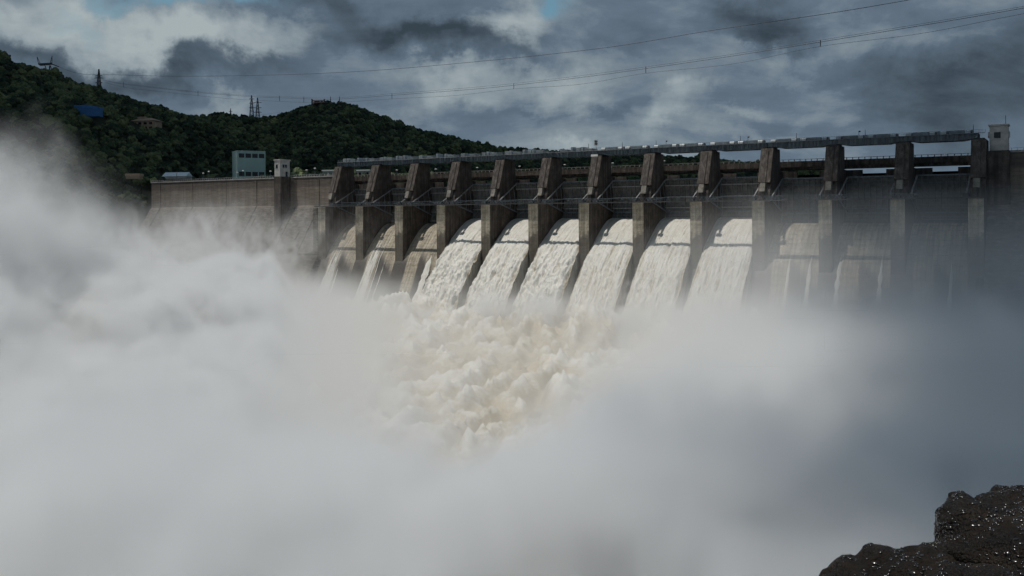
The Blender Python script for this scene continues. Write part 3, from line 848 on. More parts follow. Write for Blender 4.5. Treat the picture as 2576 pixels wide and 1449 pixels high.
# boiling river
def river():
    xs = np.arange(-230, 260, 1.25); ys = np.arange(34, 500, 1.25)
    v = []; f = []; foam = []
    nx = len(xs)
    for y in ys:
        for x in xs:
            l = DMI @ Vector((x, y, 0))
            near = math.exp(-((l.y + 34)/26.0)**2) if l.y < -34 else 1.0
            act = 1.0 if abs(l.x-145) < 102 else math.exp(-((l.x-145)**2 - 102**2)/4000)
            p = Vector((x*.045, y*.045, 0)) 
            w_ = noise.noise_vector(Vector((x*.03, y*.03, 5)))*1.2
            fx_, fy_ = (l.x + l.y*.25)*.15, l.y*.055
            b1 = noise.turbulence(Vector((fx_, fy_, 1)) + w_*.8, 5, False) - .45
            b2 = noise.turbulence(Vector((fx_*2.7, fy_*2.4, 7)) + w_, 4, True) - .5
            b3 = noise.fractal(Vector((l.x*.5, l.y*.4, 3)), .8, 2.1, 4)
            h = (b1*7.5 + b2*4.6 + b3*1.6 + 5.0*noise.noise(Vector((l.x*.035, l.y*.022, 11)))) * (.6 + .4*near)
            z = -42.5 + h + 5.0*near*act
            v.append((x, y, z)); mud_ = math.exp(-((x+30)/45)**2 - ((y/KY-255)/60)**2) * (.4 + noise.noise(Vector((x*.035, y*.035, 8)))*1.3)
            foam.append(min(1, max(0, .52 + h*.12 - .24*max(0, mud_))))
    for j in range(len(ys)-1):
        for i in range(nx-1): f.append((j*nx+i, j*nx+i+1, (j+1)*nx+i+1, (j+1)*nx+i))
    me = bpy.data.meshes.new('river'); me.from_pydata(v, [], f)
    for p_ in me.polygons: p_.use_smooth = True
    a = me.attributes.new('foam', 'FLOAT', 'POINT'); a.data.foreach_set('value', foam)
    me.materials.append(BOIL)
    o = bpy.data.objects.new('river_water', me); COL.objects.link(o); tag(o, kind='structure')
river()
m = MB(); z_ = 15.0
m.add([tuple(DM @ Vector(p)) for p in [(0.5, 38.9, z_), (9000, 38.9, z_), (9000, 9000, z_), (0.5, 9000, z_)]], [(0, 1, 2, 3)])
RES, nt_, b_ = new_mat('reservoir_water'); b_.inputs['Base Color'].default_value = (.05, .06, .05, 1); b_.inputs['Roughness'].default_value = .15
tag(m.build('reservoir_water', RES), kind='structure')

# ------------------------------------------------------------------ buildings
def Mz(p, ang): return Matrix.Translation(p) @ Matrix.Rotation(ang, 4, 'Z')
# pale green tower block behind the wall
g = at(597, 440, 452); b = empty('tall_building', Mz((g.x, g.y, 18.0), R(33)))
tag(b, 'tall pale green building with two rows of dark windows behind the brown wall', 'building')
# local: x along the window side (to the right), y the short side (away to the left)
MB().box(0, 17.5, 0, 11, 0, 21.4).build('wall', TEAL, b, bevel=.05)
MB().box(-.15, 17.65, -.15, 11.15, 21.403, 21.9).build('roof', TEAL, b, bevel=.05)
for row, zz in ((0, 6.4), (1, 17.6)):
    for k in range(4):
        MB().box(.9+k*4.15, 4.3+k*4.15, -.08, .1, zz, zz+2.6).build('window', GLASS, b)
# small low houses on the dam
def shed(name, px, py, Y, wx, wy, h, roof_h, wmat, rmat, ang, label, zb=None, wins=0, rtype='gable'):
    p = at(px, py, Y); z0 = p.z if zb is None else zb
    b = empty(name, Mz((p.x, p.y, z0), R(ang))); tag(b, label, 'building')
    MB().box(-wx/2, wx/2, 0, wy, 0, h).build('wall', wmat, b, bevel=.04)
    if rtype == 'gable':
        MB().prism([(-.4, h+.01), (wy/2, h+roof_h), (wy+.4, h+.01)], -wx/2-.4, wx/2+.4).build('roof', rmat, b)
    elif rtype == 'shed':
        MB().prism([(-.5, h+.01), (-.5, h+.4), (wy+.5, h+roof_h), (wy+.5, h+.01)], -wx/2-.4, wx/2+.4).build('roof', rmat, b)
    else:
        MB().box(-wx/2-.3, wx/2+.3, -.3, wy+.3, h+.003, h+roof_h).build('roof', rmat, b)
    for k in range(wins):
        x = -wx/2 + wx*(k+.5)/wins
        MB().box(x-wx/wins*.3, x+wx/wins*.3, -.06, .1, h*.35, h*.8).build('window', GLASS, b)
    return b
shed('storage_shed', 438, 450, 455, 15, 8, 1.6, 2.6, OFFW, ROOFW, -8, 'low shed with a pale blue sheet roof behind the left end of the wall')
shed('gatehouse', 333, 450, 446, 8.5, 5, 1.6, 1.6, TAN, TAN, -4, 'small tan hut with a striped roof among the trees left of the wall', rtype='flat')
shed('long_shed', 862-24, 444, 455, 15, 6, 5.2, .7, OFFW, WHITE, -18, 'long low whitish shed behind the wall just left of the first pier', wins=4, rtype='flat', zb=22.0)
shed('site_office', 905, 441, 452, 13, 6, 4.9, .7, OFFW, WHITE, -18, 'low whitish office seen between the first and second piers', wins=5, rtype='flat', zb=22.0)
# blue building on the hill
p = HB['blue']; b = empty('blue_building', Mz((p.x-2, p.y-5, p.z-1.0), R(4))); tag(b, 'blue clad building half hidden in the forest on the left hill', 'building')
MB().box(-4, 12.5, 0, 7, 0, 6.4).build('wall', BLUE, b)
MB().add([(-4.3, -.4, 6.42), (12.8, -.4, 4.6), (12.8, 7.4, 4.6), (-4.3, 7.4, 6.42), (-4.3, -.4, 7.5), (4, -.4, 7.9), (12.8, -.4, 6.45), (-4.3, 7.4, 7.5), (4, 7.4, 7.9), (12.8, 7.4, 6.45)],
         [(4, 5, 8, 7), (5, 6, 9, 8), (0, 1, 6, 5, 4), (3, 7, 8, 9, 2), (0, 4, 7, 3), (1, 2, 9, 6), (0, 3, 2, 1)]).build('roof', BLUE, b)
MB().box(-11, -4.01, .5, 6, 0, 6.0).build('annex', OFFW, b)
for k in range(2): MB().box(-10+k*3.2, -8.2+k*3.2, .42, .6, 2.5, 5.2).build('window', GLASS, b)
# tan house with tiered roof
p = HB['tan']; b = empty('hillside_house', Mz((p.x-3, p.y-3, p.z-4.0), R(-14))); tag(b, 'tan two storey house with a tiered roof among trees on the left hill', 'house')
MB().box(-7, 12, 0, 9, 0, 7.0).build('wall', TAN, b)
MB().add([(-8, -1, 7.02), (13, -1, 7.02), (13, 10, 7.02), (-8, 10, 7.02), (-3, 4.5, 9.6), (6, 4.5, 9.6)], [(0, 1, 5, 4), (1, 2, 5), (2, 3, 4, 5), (3, 0, 4), (0, 3, 2, 1)]).build('roof', TAN, b)
MB().box(-4, 2, 3, 6, 8.4, 10.4).build('roof_lantern', TAN, b)
for k in range(4):
    for z in (1.2, 4.4): MB().box(-5.5+k*4.4, -3+k*4.4, -.08, .1, z, z+1.6).build('window', GLASS, b)

# small pale quay edge low on the left bank
p = at(277, 623, 395)
o = MB().box(-7, 7, 0, 5, -.7, 0).build('concrete_ledge', C_COPING); o.matrix_world = Matrix.Translation(p)
tag(o, 'short pale concrete ledge at the foot of the wooded bank', 'ledge')

# ------------------------------------------------------------------ street lamps
def lamp(head, base_z, label, first=[None]):
    if first[0] is None:
        r = empty('street_lamp'); 
        MB().tube([(0, 0, 0), (0, 0, 4.6)], .1, 5).build('pole', STEEL, r)
        MB().sphere((0, 0, 4.8), (.62, .62, .36)).build('lamp_head', WHITE, r, smooth=True)
        first[0] = r
    else:
        r = first[0].copy(); COL.objects.link(r)
        for ch in list(first[0].children):
            c = ch.copy(); COL.objects.link(c); c.parent = r
    r.matrix_world = Matrix.Translation((head.x, head.y, base_z)) @ Matrix.Diagonal((1, 1, max(.3, (head.z-base_z)/4.8), 1))
    tag(r, label, 'street lamp', 'white headed lamps along the dam road')
LP = [(444, 435), (511, 436), (525, 432), (597, 434), (611, 430), (680, 431), (771, 428), (792, 424), (998, 428), (1096, 425.6), (1200, 422), (1306.7, 418.6), (1420, 414.5), (1540.8, 410.4), (1670, 405), (1807, 400)]
for k, (px, py) in enumerate(LP):
    q = dam_hit(px, py, 37.2 if px > 800 else (36 if k in (0, 2, 4, 7) else 24)); hd = DM @ q
    lamp(hd, 19.3 if px > 800 else 20.2, 'white headed street lamp on the dam road, %s from the left' % ORD[k])

# ------------------------------------------------------------------ pylons and power lines
def pylon(px, ptop, pbot, Y, arms, name_label, basew=None, w=.34):
    top = at(px, ptop, Y); bot = at(px, pbot, Y); H = top.z - bot.z + 3
    r = empty('pylon', Matrix.Translation((bot.x, bot.y, bot.z-3))); tag(r, name_label, 'pylon', 'lattice pylons on the ridges')
    bw = basew or H*.085; tw_ = bw*.12
    m = MB(); nseg = 7
    def cor(t, k):
        s = (bw*(1-t) + tw_*t); sx, sy = [(-1, -1), (1, -1), (1, 1), (-1, 1)][k]
        return Vector((sx*s, sy*s, H*t))
    for k in range(4):
        m.bar(cor(0, k), cor(1, k), w)
        for j in range(nseg):
            a, b = j/nseg, (j+1)/nseg
            m.bar(cor(a, k), cor(b, (k+1) % 4), w*.6); m.bar(cor(a, (k+1) % 4), cor(b, k), w*.6)
    m.build('tower_frame', STEEL_D, r)
    for (t, hw) in arms:
        a = MB(); z = H*t
        a.bar((-hw, 0, z), (hw, 0, z), w); a.bar((-hw, 0, z), (0, 0, z+H*.05), w*.7); a.bar((hw, 0, z), (0, 0, z+H*.05), w*.7)
        a.build('cross_arm', STEEL_D, r)
    return r
pylon(249, 174, 224, 570, [(.42, 2.8), (.62, 3.6), (.16+.55, 3.0)], 'lone lattice pylon on the descending ridge of the left hill')
pylon(633, 240, 296, 840, [(.5, 3), (.68, 3), (.85, 3)], 'taller slim pylon of the pair standing in the saddle between the hills')
pylon(648, 246, 296, 830, [(.35, 4.5), (.55, 4.5), (.78, 4.5)], 'wider pylon of the pair in the saddle, right beside the slim one')
pylon(580, 273, 292, 850, [(.7, 2)], 'tiny distant pylon left of the pair in the saddle', w=.3)
# horned pylon at the top left
b0 = at(124, 181, 565); r = empty('horned_pylon', Matrix.Translation((b0.x, b0.y, b0.z-4))); tag(r, 'pylon with two tall horns and a flat cross beam on the left hilltop', 'pylon')
def PT(px, py): q = at(px, py, 565); return Vector((q.x-b0.x, 0, q.z-b0.z+4))
MB().bar(PT(118, 178), PT(113, 165), .5).bar(PT(124, 190), PT(125, 165), .7).bar(PT(133, 190), PT(127, 165), .5).build('tower_frame', STEEL_D, r)
MB().bar(PT(98, 161.5), PT(130, 160), .9, 1.2).bar(PT(100, 165), PT(133, 162), .6).bar(PT(130, 161), PT(148, 168), .7).build('cross_beam', STEEL_D, r)
for a_, c_ in (((97, 163), (93, 143)), ((125, 163), (131, 141))):
    q1, q2 = PT(*a_), PT(*c_)
    m = MB(); m.bar(q1, q2, .3); m.bar(q1+Vector((1.8, 0, 0)), q2, .3)
    for t in (.2, .4, .6, .8): m.bar(q1.lerp(q2, t), (q1+Vector((1.8, 0, 0))).lerp(q2, t+.1), .18)
    m.build('horn', STEEL_D, r)
# red and dark gantry on the hilltop
b0 = at(800, 268, 812); r = empty('gantry', Matrix.Translation((b0.x, b0.y, b0.z))); tag(r, 'dark gantry of two towers joined by a reddish truss on top of the central hill', 'gantry')
def PT(px, py): q = at(px, py, 812); return Vector((q.x-b0.x, 0, q.z-b0.z))
for x in (785, 816):
    m = MB(); m.bar(PT(x-1.5, 270), PT(x-1, 249), .7); m.bar(PT(x+2.5, 270), PT(x, 249), .7)
    for y in (252, 256, 260, 264): m.bar(PT(x-2, y), PT(x+2, y), .45)
    m.build('leg', STEEL_D, r)
MB().bar(PT(786, 253.5), PT(815, 253.5), .8, 1.0).bar(PT(786, 257.5), PT(815, 257.5), .7).build('truss', PINK, r)
for k, x in enumerate((833, 851)):
    o = MB(); q0 = at(x-(2 if k == 0 else -1), 266, 815); q1 = at(x-2 if k == 0 else x+3, 243, 815)
    o.bar((0, 0, 0), q1-q0, .45).bar((1.2, 0, 0), q1-q0, .3); oo = o.build('aerial_mast', STEEL_D); oo.location = q0
    tag(oo, ['slanting lattice mast just right of the hilltop gantry', 'thin lattice mast leaning right at the right end of the hilltop'][k], 'mast')

def plan_cross(px, A, B):
    """world point in plan where the sight line at column px meets segment A-B"""
    s = ray(px, 300); s = s.x / s.y
    t = (A[0] - s*A[1]) / (s*(B[1]-A[1]) - (B[0]-A[0]))
    return A[1] + (B[1]-A[1])*t
def cable(pts, A, B, rad, n=90):
    xs = np.linspace(pts[0][0], pts[-1][0], n)
    # smooth interpolation
    px = [p[0] for p in pts]; py = [p[1] for p in pts]
    cs = crv([(a, b_) for a, b_ in pts], 12)
    ys = np.interp(xs, [c[0] for c in cs], [c[1] for c in cs])
    out = []
    for x, y in zip(xs, ys):
        Y = plan_cross(x, A, B); out.append(atr(x, y, Y))
    return out
A = at(249, 190, 570).xy; Bp = at(2600, 20, 190).xy
ca = [(249, 187), (450, 192), (700, 188.5), (865, 182), (1000, 173), (1192, 156), (1380, 137), (1568, 114), (1783, 78), (2078, 35), (2287, 0), (2600, -56), (3300, -200)]
o = MB().tube(cable(ca, A, Bp, .1), .085, 5).build('power_cable', STEEL_D); tag(o, 'single black cable, highest of the lines crossing the sky', 'cable')
A2 = at(249, 205, 575).xy; B2 = at(2600, 20, 205).xy
pl = empty('power_line'); tag(pl, 'lower power line of parallel cables held apart by short spacers', 'power line')
cb_ = [(262, 203), (311, 211.7), (498, 233), (632, 243), (703, 246), (764, 248.3), (848, 249.5), (985.6, 240), (1192, 224.5), (1292, 214.7), (1461, 195), (1624, 172.9), (1850, 140), (2063, 106), (2320, 64), (2600, 16), (3300, -110)]
cc_ = [(262, 206), (311, 220), (400, 230), (498, 241), (600, 250), (703, 255), (764, 258), (848, 258), (985.6, 249), (1150, 240), (1292, 223.8), (1461, 212), (1624, 184.5), (1850, 160), (2063, 117), (2320, 84), (2600, 30), (3300, -95)]
MB().tube(cable(cb_, A2, B2, .1), .075, 5).build('cable', STEEL_D, pl)
MB().tube(cable([(x, y-4.5*(.3+.7*min(1, abs(x-250)/900))) for x, y in cb_], A2, (B2[0], B2[1]+3), .1), .045, 5).build('cable', STEEL_D, pl)
MB().tube(cable(cc_, A2, B2, .1), .05, 5).build('cable', STEEL_D, pl)
for x in (311, 498, 703, 764, 985.6, 1292, 1624, 2063):
    Y = plan_cross(x, A2, B2); y0 = float(np.interp(x, [c[0] for c in cb_], [c[1] for c in cb_])); y1 = float(np.interp(x, [c[0] for c in cc_], [c[1] for c in cc_]))
    MB().bar(atr(x, y0-5, Y), atr(x, y1, Y), .22).build('spacer', STEEL_D, pl)
A3 = at(148, 168, 565); q = at(249, 187, 570)
cpts = [A3.lerp(q, t) + Vector((0, 0, -9*t*(1-t))) for t in np.linspace(0, 1, 20)]
o = MB().tube(cpts, .09, 4).build('power_cable', STEEL_D); tag(o, 'short sagging cable from the horned pylon to the lone ridge pylon', 'cable')
cpts = cable([(560, 289), (640, 290), (700, 284), (770, 281)], at(560, 290, 860).xy, at(770, 290, 800).xy, .08, 20)
o = MB().tube(cpts, .07, 4).build('power_cable', STEEL_D); tag(o, 'faint low cable running behind the pair of pylons to the hilltop', 'cable')

# ------------------------------------------------------------------ foreground rock
def rock_mat():
    m, nt, b = new_mat('wet_rock'); E.tree = nt
    v = coords(nt); n1 = nz(nt, coords(nt, (1, 1, 2.2)), 1.6, 8, .7, .6)
    col = cramp(nt, n1, [(.3, (.004, .0035, .003)), (.52, (.013, .0095, .007)), (.72, (.036, .025, .015))])
    nt.links.new(col, b.inputs['Base Color'])
    n2 = E(nz(nt, v, 8.0, 5, .7)); n3 = E(nz(nt, v, 26.0, 2, .5))
    wet = ramp(E(nz(nt, v, 1.8, 3, .6)), .40, .52)
    nt.links.new((.8 - wet*.3).x, b.inputs['Roughness'])
    b.inputs['Specular IOR Level'].default_value = .18
    h = n2 + n3 * 1.1
    bump(nt, b, h.x, 1.0, .05)
    return m
ROCK = rock_mat()
GLINT, nt_, b_ = new_mat('glint_bead_gloss'); b_.inputs['Base Color'].default_value = (.012, .01, .008, 1); b_.inputs['Roughness'].default_value = .2  # glossy beads added over the rock so the sun shows as glints
b_.inputs['Specular IOR Level'].default_value = .8
def glint_bead_group(dens, seed):
    ng = bpy.data.node_groups.new('glint_beads', 'GeometryNodeTree'); L = ng.links.new
    ng.interface.new_socket('Geometry', in_out='INPUT', socket_type='NodeSocketGeometry')
    ng.interface.new_socket('Geometry', in_out='OUTPUT', socket_type='NodeSocketGeometry')
    gi = ng.nodes.new('NodeGroupInput'); go = ng.nodes.new('NodeGroupOutput')
    dp = ng.nodes.new('GeometryNodeDistributePointsOnFaces'); L(gi.outputs[0], dp.inputs[0]); dp.inputs['Seed'].default_value = seed
    nx = ng.nodes.new('ShaderNodeTexNoise'); nx.inputs['Scale'].default_value = 2.6; nx.inputs['Detail'].default_value = 3
    mr = ng.nodes.new('ShaderNodeMapRange'); mr.inputs[1].default_value = .44; mr.inputs[2].default_value = .56; mr.inputs[3].default_value = 0; mr.inputs[4].default_value = dens
    L(nx.outputs[0], mr.inputs[0]); L(mr.outputs[0], dp.inputs['Density'])
    ico = ng.nodes.new('GeometryNodeMeshIcoSphere'); ico.inputs['Subdivisions'].default_value = 2; ico.inputs['Radius'].default_value = .0135
    ss = ng.nodes.new('GeometryNodeSetShadeSmooth'); L(ico.outputs[0], ss.inputs[0])
    sm = ng.nodes.new('GeometryNodeSetMaterial'); L(ss.outputs[0], sm.inputs[0]); sm.inputs['Material'].default_value = GLINT
    rv = ng.nodes.new('FunctionNodeRandomValue'); rv.data_type = 'FLOAT_VECTOR'; rv.inputs[0].default_value = (.5, .5, .3); rv.inputs[1].default_value = (2.4, 1.5, .9)
    ip = ng.nodes.new('GeometryNodeInstanceOnPoints'); L(dp.outputs[0], ip.inputs[0]); L(sm.outputs[0], ip.inputs['Instance']); L(dp.outputs['Rotation'], ip.inputs['Rotation']); L(rv.outputs[0], ip.inputs['Scale'])
    j = ng.nodes.new('GeometryNodeJoinGeometry'); ri = ng.nodes.new('GeometryNodeRealizeInstances'); L(ip.outputs[0], ri.inputs[0]); L(ri.outputs[0], j.inputs[0]); L(gi.outputs[0], j.inputs[0]); L(j.outputs[0], go.inputs[0])
    return ng
def rock(name, blobs, label, vox=.035, dens=500):
    m = MB()
    for (px, py, Y, rx, ry, rz) in blobs:
        c = at(px, py, Y); m.sphere(c, (rx, ry, rz))
    o = m.build(name, ROCK, smooth=True)
    rm = o.modifiers.new('fuse', 'REMESH'); rm.mode = 'VOXEL'; rm.voxel_size = vox; rm.use_smooth_shade = True
    for sc_, st in ((.9, .34), (.3, .13), (.1, .03)):
        t = bpy.data.textures.new('rock%g' % sc_, 'CLOUDS'); t.noise_scale = sc_; t.noise_depth = 3
        d = o.modifiers.new('rough', 'DISPLACE'); d.texture = t; d.strength = st; d.mid_level = .5; d.texture_coords = 'GLOBAL'
    o.modifiers.new('glint_beads', 'NODES').node_group = glint_bead_group(dens, 4)
    tag(o, label, 'rock'); return o
rock('boulder', [(2452, 1300, 6.6, .26, .4, .22), (2432, 1345, 6.5, .24, .45, .3), (2500, 1360, 6.6, .45, .5, .38), (2575, 1310, 6.8, .42, .6, .3), (2640, 1330, 6.9, .6, .8, .42), (2470, 1470, 6.3, .5, .6, .4), (2600, 1470, 6.2, .8, .7, .6)],
     'glistening wet dark brown boulder at the lower right corner')
rock('rock_ledge', [(2252, 1445, 6.0, .25, .5, .17), (2190, 1480, 5.9, .28, .5, .18), (2135, 1522, 5.8, .33, .5, .2), (2330, 1480, 6.0, .4, .6, .26), (2480, 1530, 5.7, .7, .5, .32)],
     'low wet rock ledge in front of the taller boulder along the bottom edge', dens=260)
# bank carrying the rocks and the viewpoint
def bank():
    xs = np.linspace(-9, 30, 60); ys = np.linspace(-14, 9, 46); v = []; f = []
    for y in ys:
        for x in xs:
            edge = 4.3 + .33*x if x > 0 else 4.3 - .2*x*0
            lim = -2.6 + .62*max(0, x)
            d = y - (min(6.2, 2.2 + .9*max(0, x)) if x > 1.0 else 1.0)
            z = -2.9 + .12*x*0
            if x < 3.4 - 0: z -= (3.4-x)*.6
            z -= max(0, d)**1.5*2.2
            z += .3*noise.fractal(Vector((x*.6, y*.6, 0)), 1, 2, 4)
            v.append((x, y*KY, max(z, -54)))
    n = len(xs)
    for j in range(len(ys)-1):
        for i in range(n-1): f.append((j*n+i, j*n+i+1, (j+1)*n+i+1, (j+1)*n+i))
    m = MB(); m.v = v; m.f = f; tag(m.build('terrain', ROCK, smooth=True), kind='structure')
bank()

# ------------------------------------------------------------------ unseen clouds added to shade the right side, left spray and hills
CL, nt_, b_ = new_mat('shade_cloud_white'); b_.inputs['Base Color'].default_value = (.8, .8, .8, 1); b_.inputs['Roughness'].default_value = 1
def cloud(name, spots, h, label):
    m = MB()
    for (x, y, rx, ry, rz) in spots:
        sh = SUN * ((h + 20) / SUN.z)
        m.sphere((x + sh.x, y*KY + sh.y, h + rz*.3), (rx, ry*KY, rz))
    o = m.build(name, CL, smooth=True)
    ss = o.modifiers.new('s', 'SUBSURF'); ss.levels = ss.render_levels = 2
    t = bpy.data.textures.new(name, 'CLOUDS'); t.noise_scale = 26; t.noise_depth = 4
    d = o.modifiers.new('puff', 'DISPLACE'); d.texture = t; d.strength = 26; d.texture_coords = 'GLOBAL'
    tag(o, label, 'cloud', kind='stuff')
cloud('right_shade_clouds', [(190, 290, 80, 70, 22), (140, 190, 68, 70, 24), (250, 200, 110, 110, 26), (172, 90, 100, 65, 24), (268, 330, 90, 80, 22), (84, 110, 36, 45, 16), (185, 370, 60, 50, 20), (140, 20, 65, 40, 20), (57, 68, 36, 30, 14), (104, 30, 50, 40, 16), (60, 85, 28, 25, 12), (39, 60, 26, 24, 12), (37, 38, 23, 20, 12)], 900, 'unseen white puffs added high overhead to shade the right side of the dam')  # out of view, shaped to darken the right bays and spray

cloud('cloud', [(-132, 66, 32, 44, 14)], 520, 'smaller unseen white puff added high overhead to shade the left spray')  # out of view, added to dim the left edge of the spray
cloud('hill_shade_clouds', [(-330, 480, 120, 90, 26), (-200, 520, 110, 80, 26), (-60, 600, 130, 100, 28), (-360, 620, 130, 110, 30), (-200, 700, 150, 120, 28), (60, 700, 150, 120, 28), (-480, 520, 110, 110, 26), (200, 760, 150, 110, 28), (-560, 700, 150, 150, 30), (-380, 820, 160, 120, 30), (-60, 860, 200, 120, 30), (-300, 420, 90, 50, 22), (330, 880, 150, 120, 28)], 900, 'broad unseen puffs added high overhead to shade the wooded hills')  # out of view, added to keep the sun off the forest
# ------------------------------------------------------------------ spray
def spray():
    me = bpy.data.meshes.new('spray_mist'); o = bpy.data.objects.new('spray_mist', me); COL.objects.link(o)
    tag(o, 'billowing white spray filling the gorge below the spillway', 'spray', kind='stuff')
    mt = bpy.data.materials.new('spray'); mt.use_nodes = True; nt = mt.node_tree; nt.nodes.clear()
    pv = nt.nodes.new('ShaderNodeVolumePrincipled'); mo = nt.nodes.new('ShaderNodeOutputMaterial')
    pv.inputs['Color'].default_value = (.978, .987, .992, 1); pv.inputs['Density'].default_value = 1.0; pv.inputs['Anisotropy'].default_value = .0
    nt.links.new(pv.outputs[0], mo.inputs['Volume'])
    mt.cycles.volume_step_rate = 1.0 if hasattr(mt.cycles, 'volume_step_rate') else 1
    me.materials.append(mt)
    ng = bpy.data.node_groups.new('spray', 'GeometryNodeTree'); E.tree = ng
    ng.interface.new_socket('Geometry', in_out='INPUT', socket_type='NodeSocketGeometry')
    ng.interface.new_socket('Geometry', in_out='OUTPUT', socket_type='NodeSocketGeometry')
    L = ng.links.new; go = ng.nodes.new('NodeGroupOutput')
    vc = ng.nodes.new('GeometryNodeVolumeCube')
    lo = Vector((-225, 42, -47)); hi = Vector((230, 560, 33)); vs = 1.3
    vc.inputs['Min'].default_value = lo; vc.inputs['Max'].default_value = hi
    for k, a in enumerate('XYZ'): vc.inputs['Resolution '+a].default_value = int((hi[k]-lo[k])/vs)
    pos = ng.nodes.new('GeometryNodeInputPosition'); sep = ng.nodes.new('ShaderNodeSeparateXYZ'); L(pos.outputs[0], sep.inputs[0])
    x, y, z = (E(sep.outputs[k]) for k in range(3))
    def fbm(scale, off=(0, 0, 0), det=4, rough=.55, dist=0, st=(1, 1, 1)):
        mpn = ng.nodes.new('ShaderNodeVectorMath'); mpn.operation = 'MULTIPLY_ADD'; L(pos.outputs[0], mpn.inputs[0])
        mpn.inputs[1].default_value = tuple(scale*s for s in st); mpn.inputs[2].default_value = off
        n = ng.nodes.new('ShaderNodeTexNoise'); n.inputs['Scale'].default_value = 1; n.inputs['Detail'].default_value = det; n.inputs['Roughness'].default_value = rough; n.inputs['Distortion'].default_value = dist
        L(mpn.outputs[0], n.inputs['Vector']); return E(n.outputs[0])
    n1 = fbm(.022, (3, 1, 2), 5, .6, .6); n2 = fbm(.07, (9, 4, 7), 4, .6, .8)
    n3 = fbm(.17, (2, 5, 3), 4, .7, .8)
    nn = (n1 - .5) * 2.0; nf = (n2 - .5) * 2.0
    # dam-frame coordinates: a along the dam, m metres downstream of the noses
    ca, sa = math.cos(-DANG), math.sin(-DANG)
    a = (x - P0.x) * ca + (y - P0.y) * -sa
    mm = ((x - P0.x) * sa + (y - P0.y) * ca) * -1.0
    y = y / KY
    # ---- height of the solid spray: sheets on both sides of a clear lane
    tb = nn * 20.0 * ramp(y, 60.0, 150.0) + nn * 6.0 + nf * 13.0 + (n3 - .5) * 18.0
    left_top = -20.0 + ramp(x, -74.0, -102.0) * 7.0
    left_top = left_top + ramp(x, -98.0, -114.0) * gauss(x*0, y, None, (0, 190), (1, 90)) * 7.0
    left_top = left_top - (y - 190.0).max(0.0) * .10
    lane_l = ramp(x + y * .245 + tb*.5, 13.0, -18.0)            # 1 left of the lane
    far_fade = ramp(mm, 10.0, 40.0)
    zl = -62.0 + (left_top + 62.0) * lane_l * far_fade * (1.0 - ramp(a, 0.0, 20.0) * ramp(mm, 75.0, 40.0) * .25)
    near = ramp(y, 130.0, 62.0)
    zn = -62.0 + 47.0 * near
    foot = gauss(mm, a*0, None, (34, 0), (15, 1)) * (ramp(a, -20.0, 10.0) * 22.0 + ramp(a, 60.0, 100.0) * 9.0) - 62.0
    zt = zl.max(zn).max(foot) + tb
    dens = E.m('MULTIPLY', zt - z, 1/11.0, clamp=True)
    dens = dens * dens * .28 * (.45 + ramp(n2, .42, .58) * 1.1)
    # right side: a softer, taller bank that thins out upwards
    rt = -25.0 + ramp(x - y*.28, -10.0, 60.0) * 8.0
    rt = rt - ramp(y, 150.0, 250.0) * 6.0
    lane_r = ramp(x - y * .42 + tb*.6, -72.0, -34.0)
    zr = -62.0 + (rt + 62.0) * lane_r * ramp(mm, 4.0, 34.0) + tb
    dr = E.m('MULTIPLY', zr - z, 1/24.0, clamp=True)
    dens = dens.max(dr * dr * .13)
    # far left: a tall thin plume
    zc = -62.0 + (ramp(x + nf*10.0, -102.0, -120.0) * 30.0 + 56.0) * ramp(x, -92.0, -108.0) * gauss(x*0, y, None, (0, 190), (1, 95)) + tb * .9
    dc = E.m('MULTIPLY', zc - z, 1/30.0, clamp=True)
    dens = dens.max(dc * dc * .11 * (.35 + ramp(n2, .42, .6) * 1.2))
    # ---- thin veils drifting in front of the structure
    streak = ramp(fbm(.06, (4, 2, 9), 4, .6, .3, (1, 1, .12)), .35, .68)
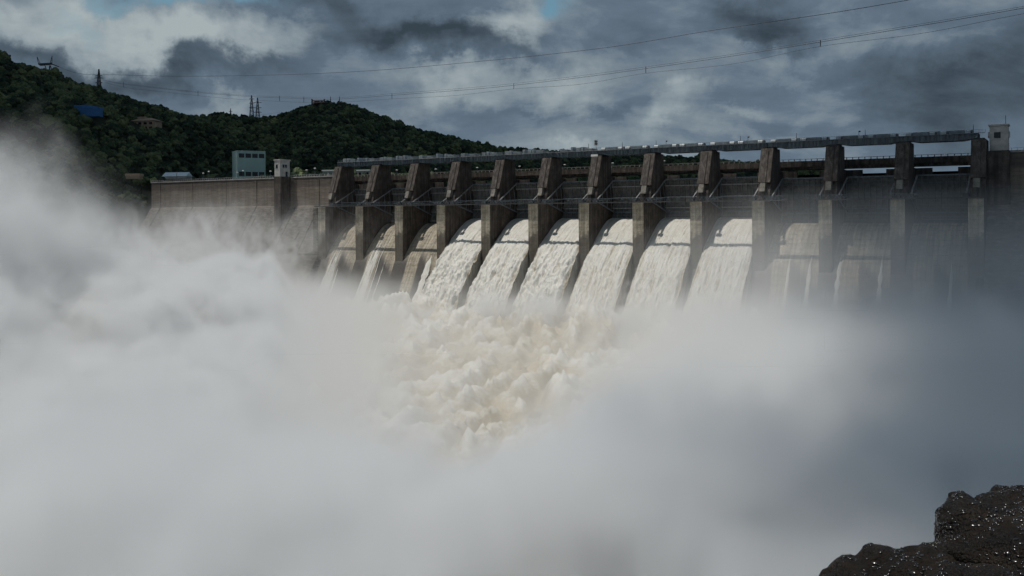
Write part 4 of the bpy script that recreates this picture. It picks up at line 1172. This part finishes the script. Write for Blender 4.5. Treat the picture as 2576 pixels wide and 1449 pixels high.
    v1 = gauss(x, y, z, (-150, 388, -24), (75, 36, 19)) * .10 * ramp(a, XL + 2, XL + 25)
    v2 = ramp(a, 205.0, 248.0) * ramp(z, 16.0, -24.0) * ramp(mm, -6.0, 10.0) * ramp(mm, 170.0, 70.0) * (.004 + streak * .008)
    xc = -18.0 + y * .09
    hw = (y * .31 - 15.0).max(9.0)
    q = E.m('ABSOLUTE', (x - xc) / hw)
    v5 = ramp(z, -20.0, -40.0) * ramp(mm, 18.0, 50.0) * (.003 + ramp(fbm(.06, (7, 1, 3), 5, .65, 1.0, (1, .5, 1)), .45, .65) * .022 + ramp(q + nf*.5, .45, 1.2) * .04)
    v3 = ramp(a, 95.0, 230.0) * ramp(z, 8.0, -30.0) * ramp(mm, 1.0, 10.0) * ramp(mm, 120.0, 50.0) * .004
    v4 = gauss(x, y, z, (-138, 185, 4), (13, 38, 12)) * .05
    wis = ramp(fbm(.075, (1, 8, 3), 6, .66, 1.4, (1, 1, .55)), .45, .63)
    veil = (v1 + v4) * (wis * 1.7) + v2 + v3 + v5
    dens = (dens + veil - .0006).max(0.0)
    L(dens.x, vc.inputs['Density'])
    sm = ng.nodes.new('GeometryNodeSetMaterial'); L(vc.outputs[0], sm.inputs[0]); sm.inputs['Material'].default_value = mt
    L(sm.outputs[0], go.inputs[0])
    o.modifiers.new('spray', 'NODES').node_group = ng
spray()

# ------------------------------------------------------------------ render settings
cy = SC.cycles
cy.use_denoising = True
try: cy.denoiser = 'OPENIMAGEDENOISE'
except Exception: pass
cy.use_adaptive_sampling = True; cy.adaptive_threshold = .03
cy.max_bounces = 8; cy.diffuse_bounces = 2; cy.glossy_bounces = 2; cy.volume_bounces = 4; cy.transmission_bounces = 2
cy.volume_step_rate = 3.0; cy.volume_max_steps = 256
cy.caustics_reflective = False; cy.caustics_refractive = False
cy.sample_clamp_indirect = 6.0
vsn = SC.view_settings
SC.display_settings.display_device = 'sRGB'
vsn.view_transform = 'Standard'; vsn.look = 'None'; vsn.exposure = 0; vsn.gamma = 1; vsn.use_curve_mapping = False
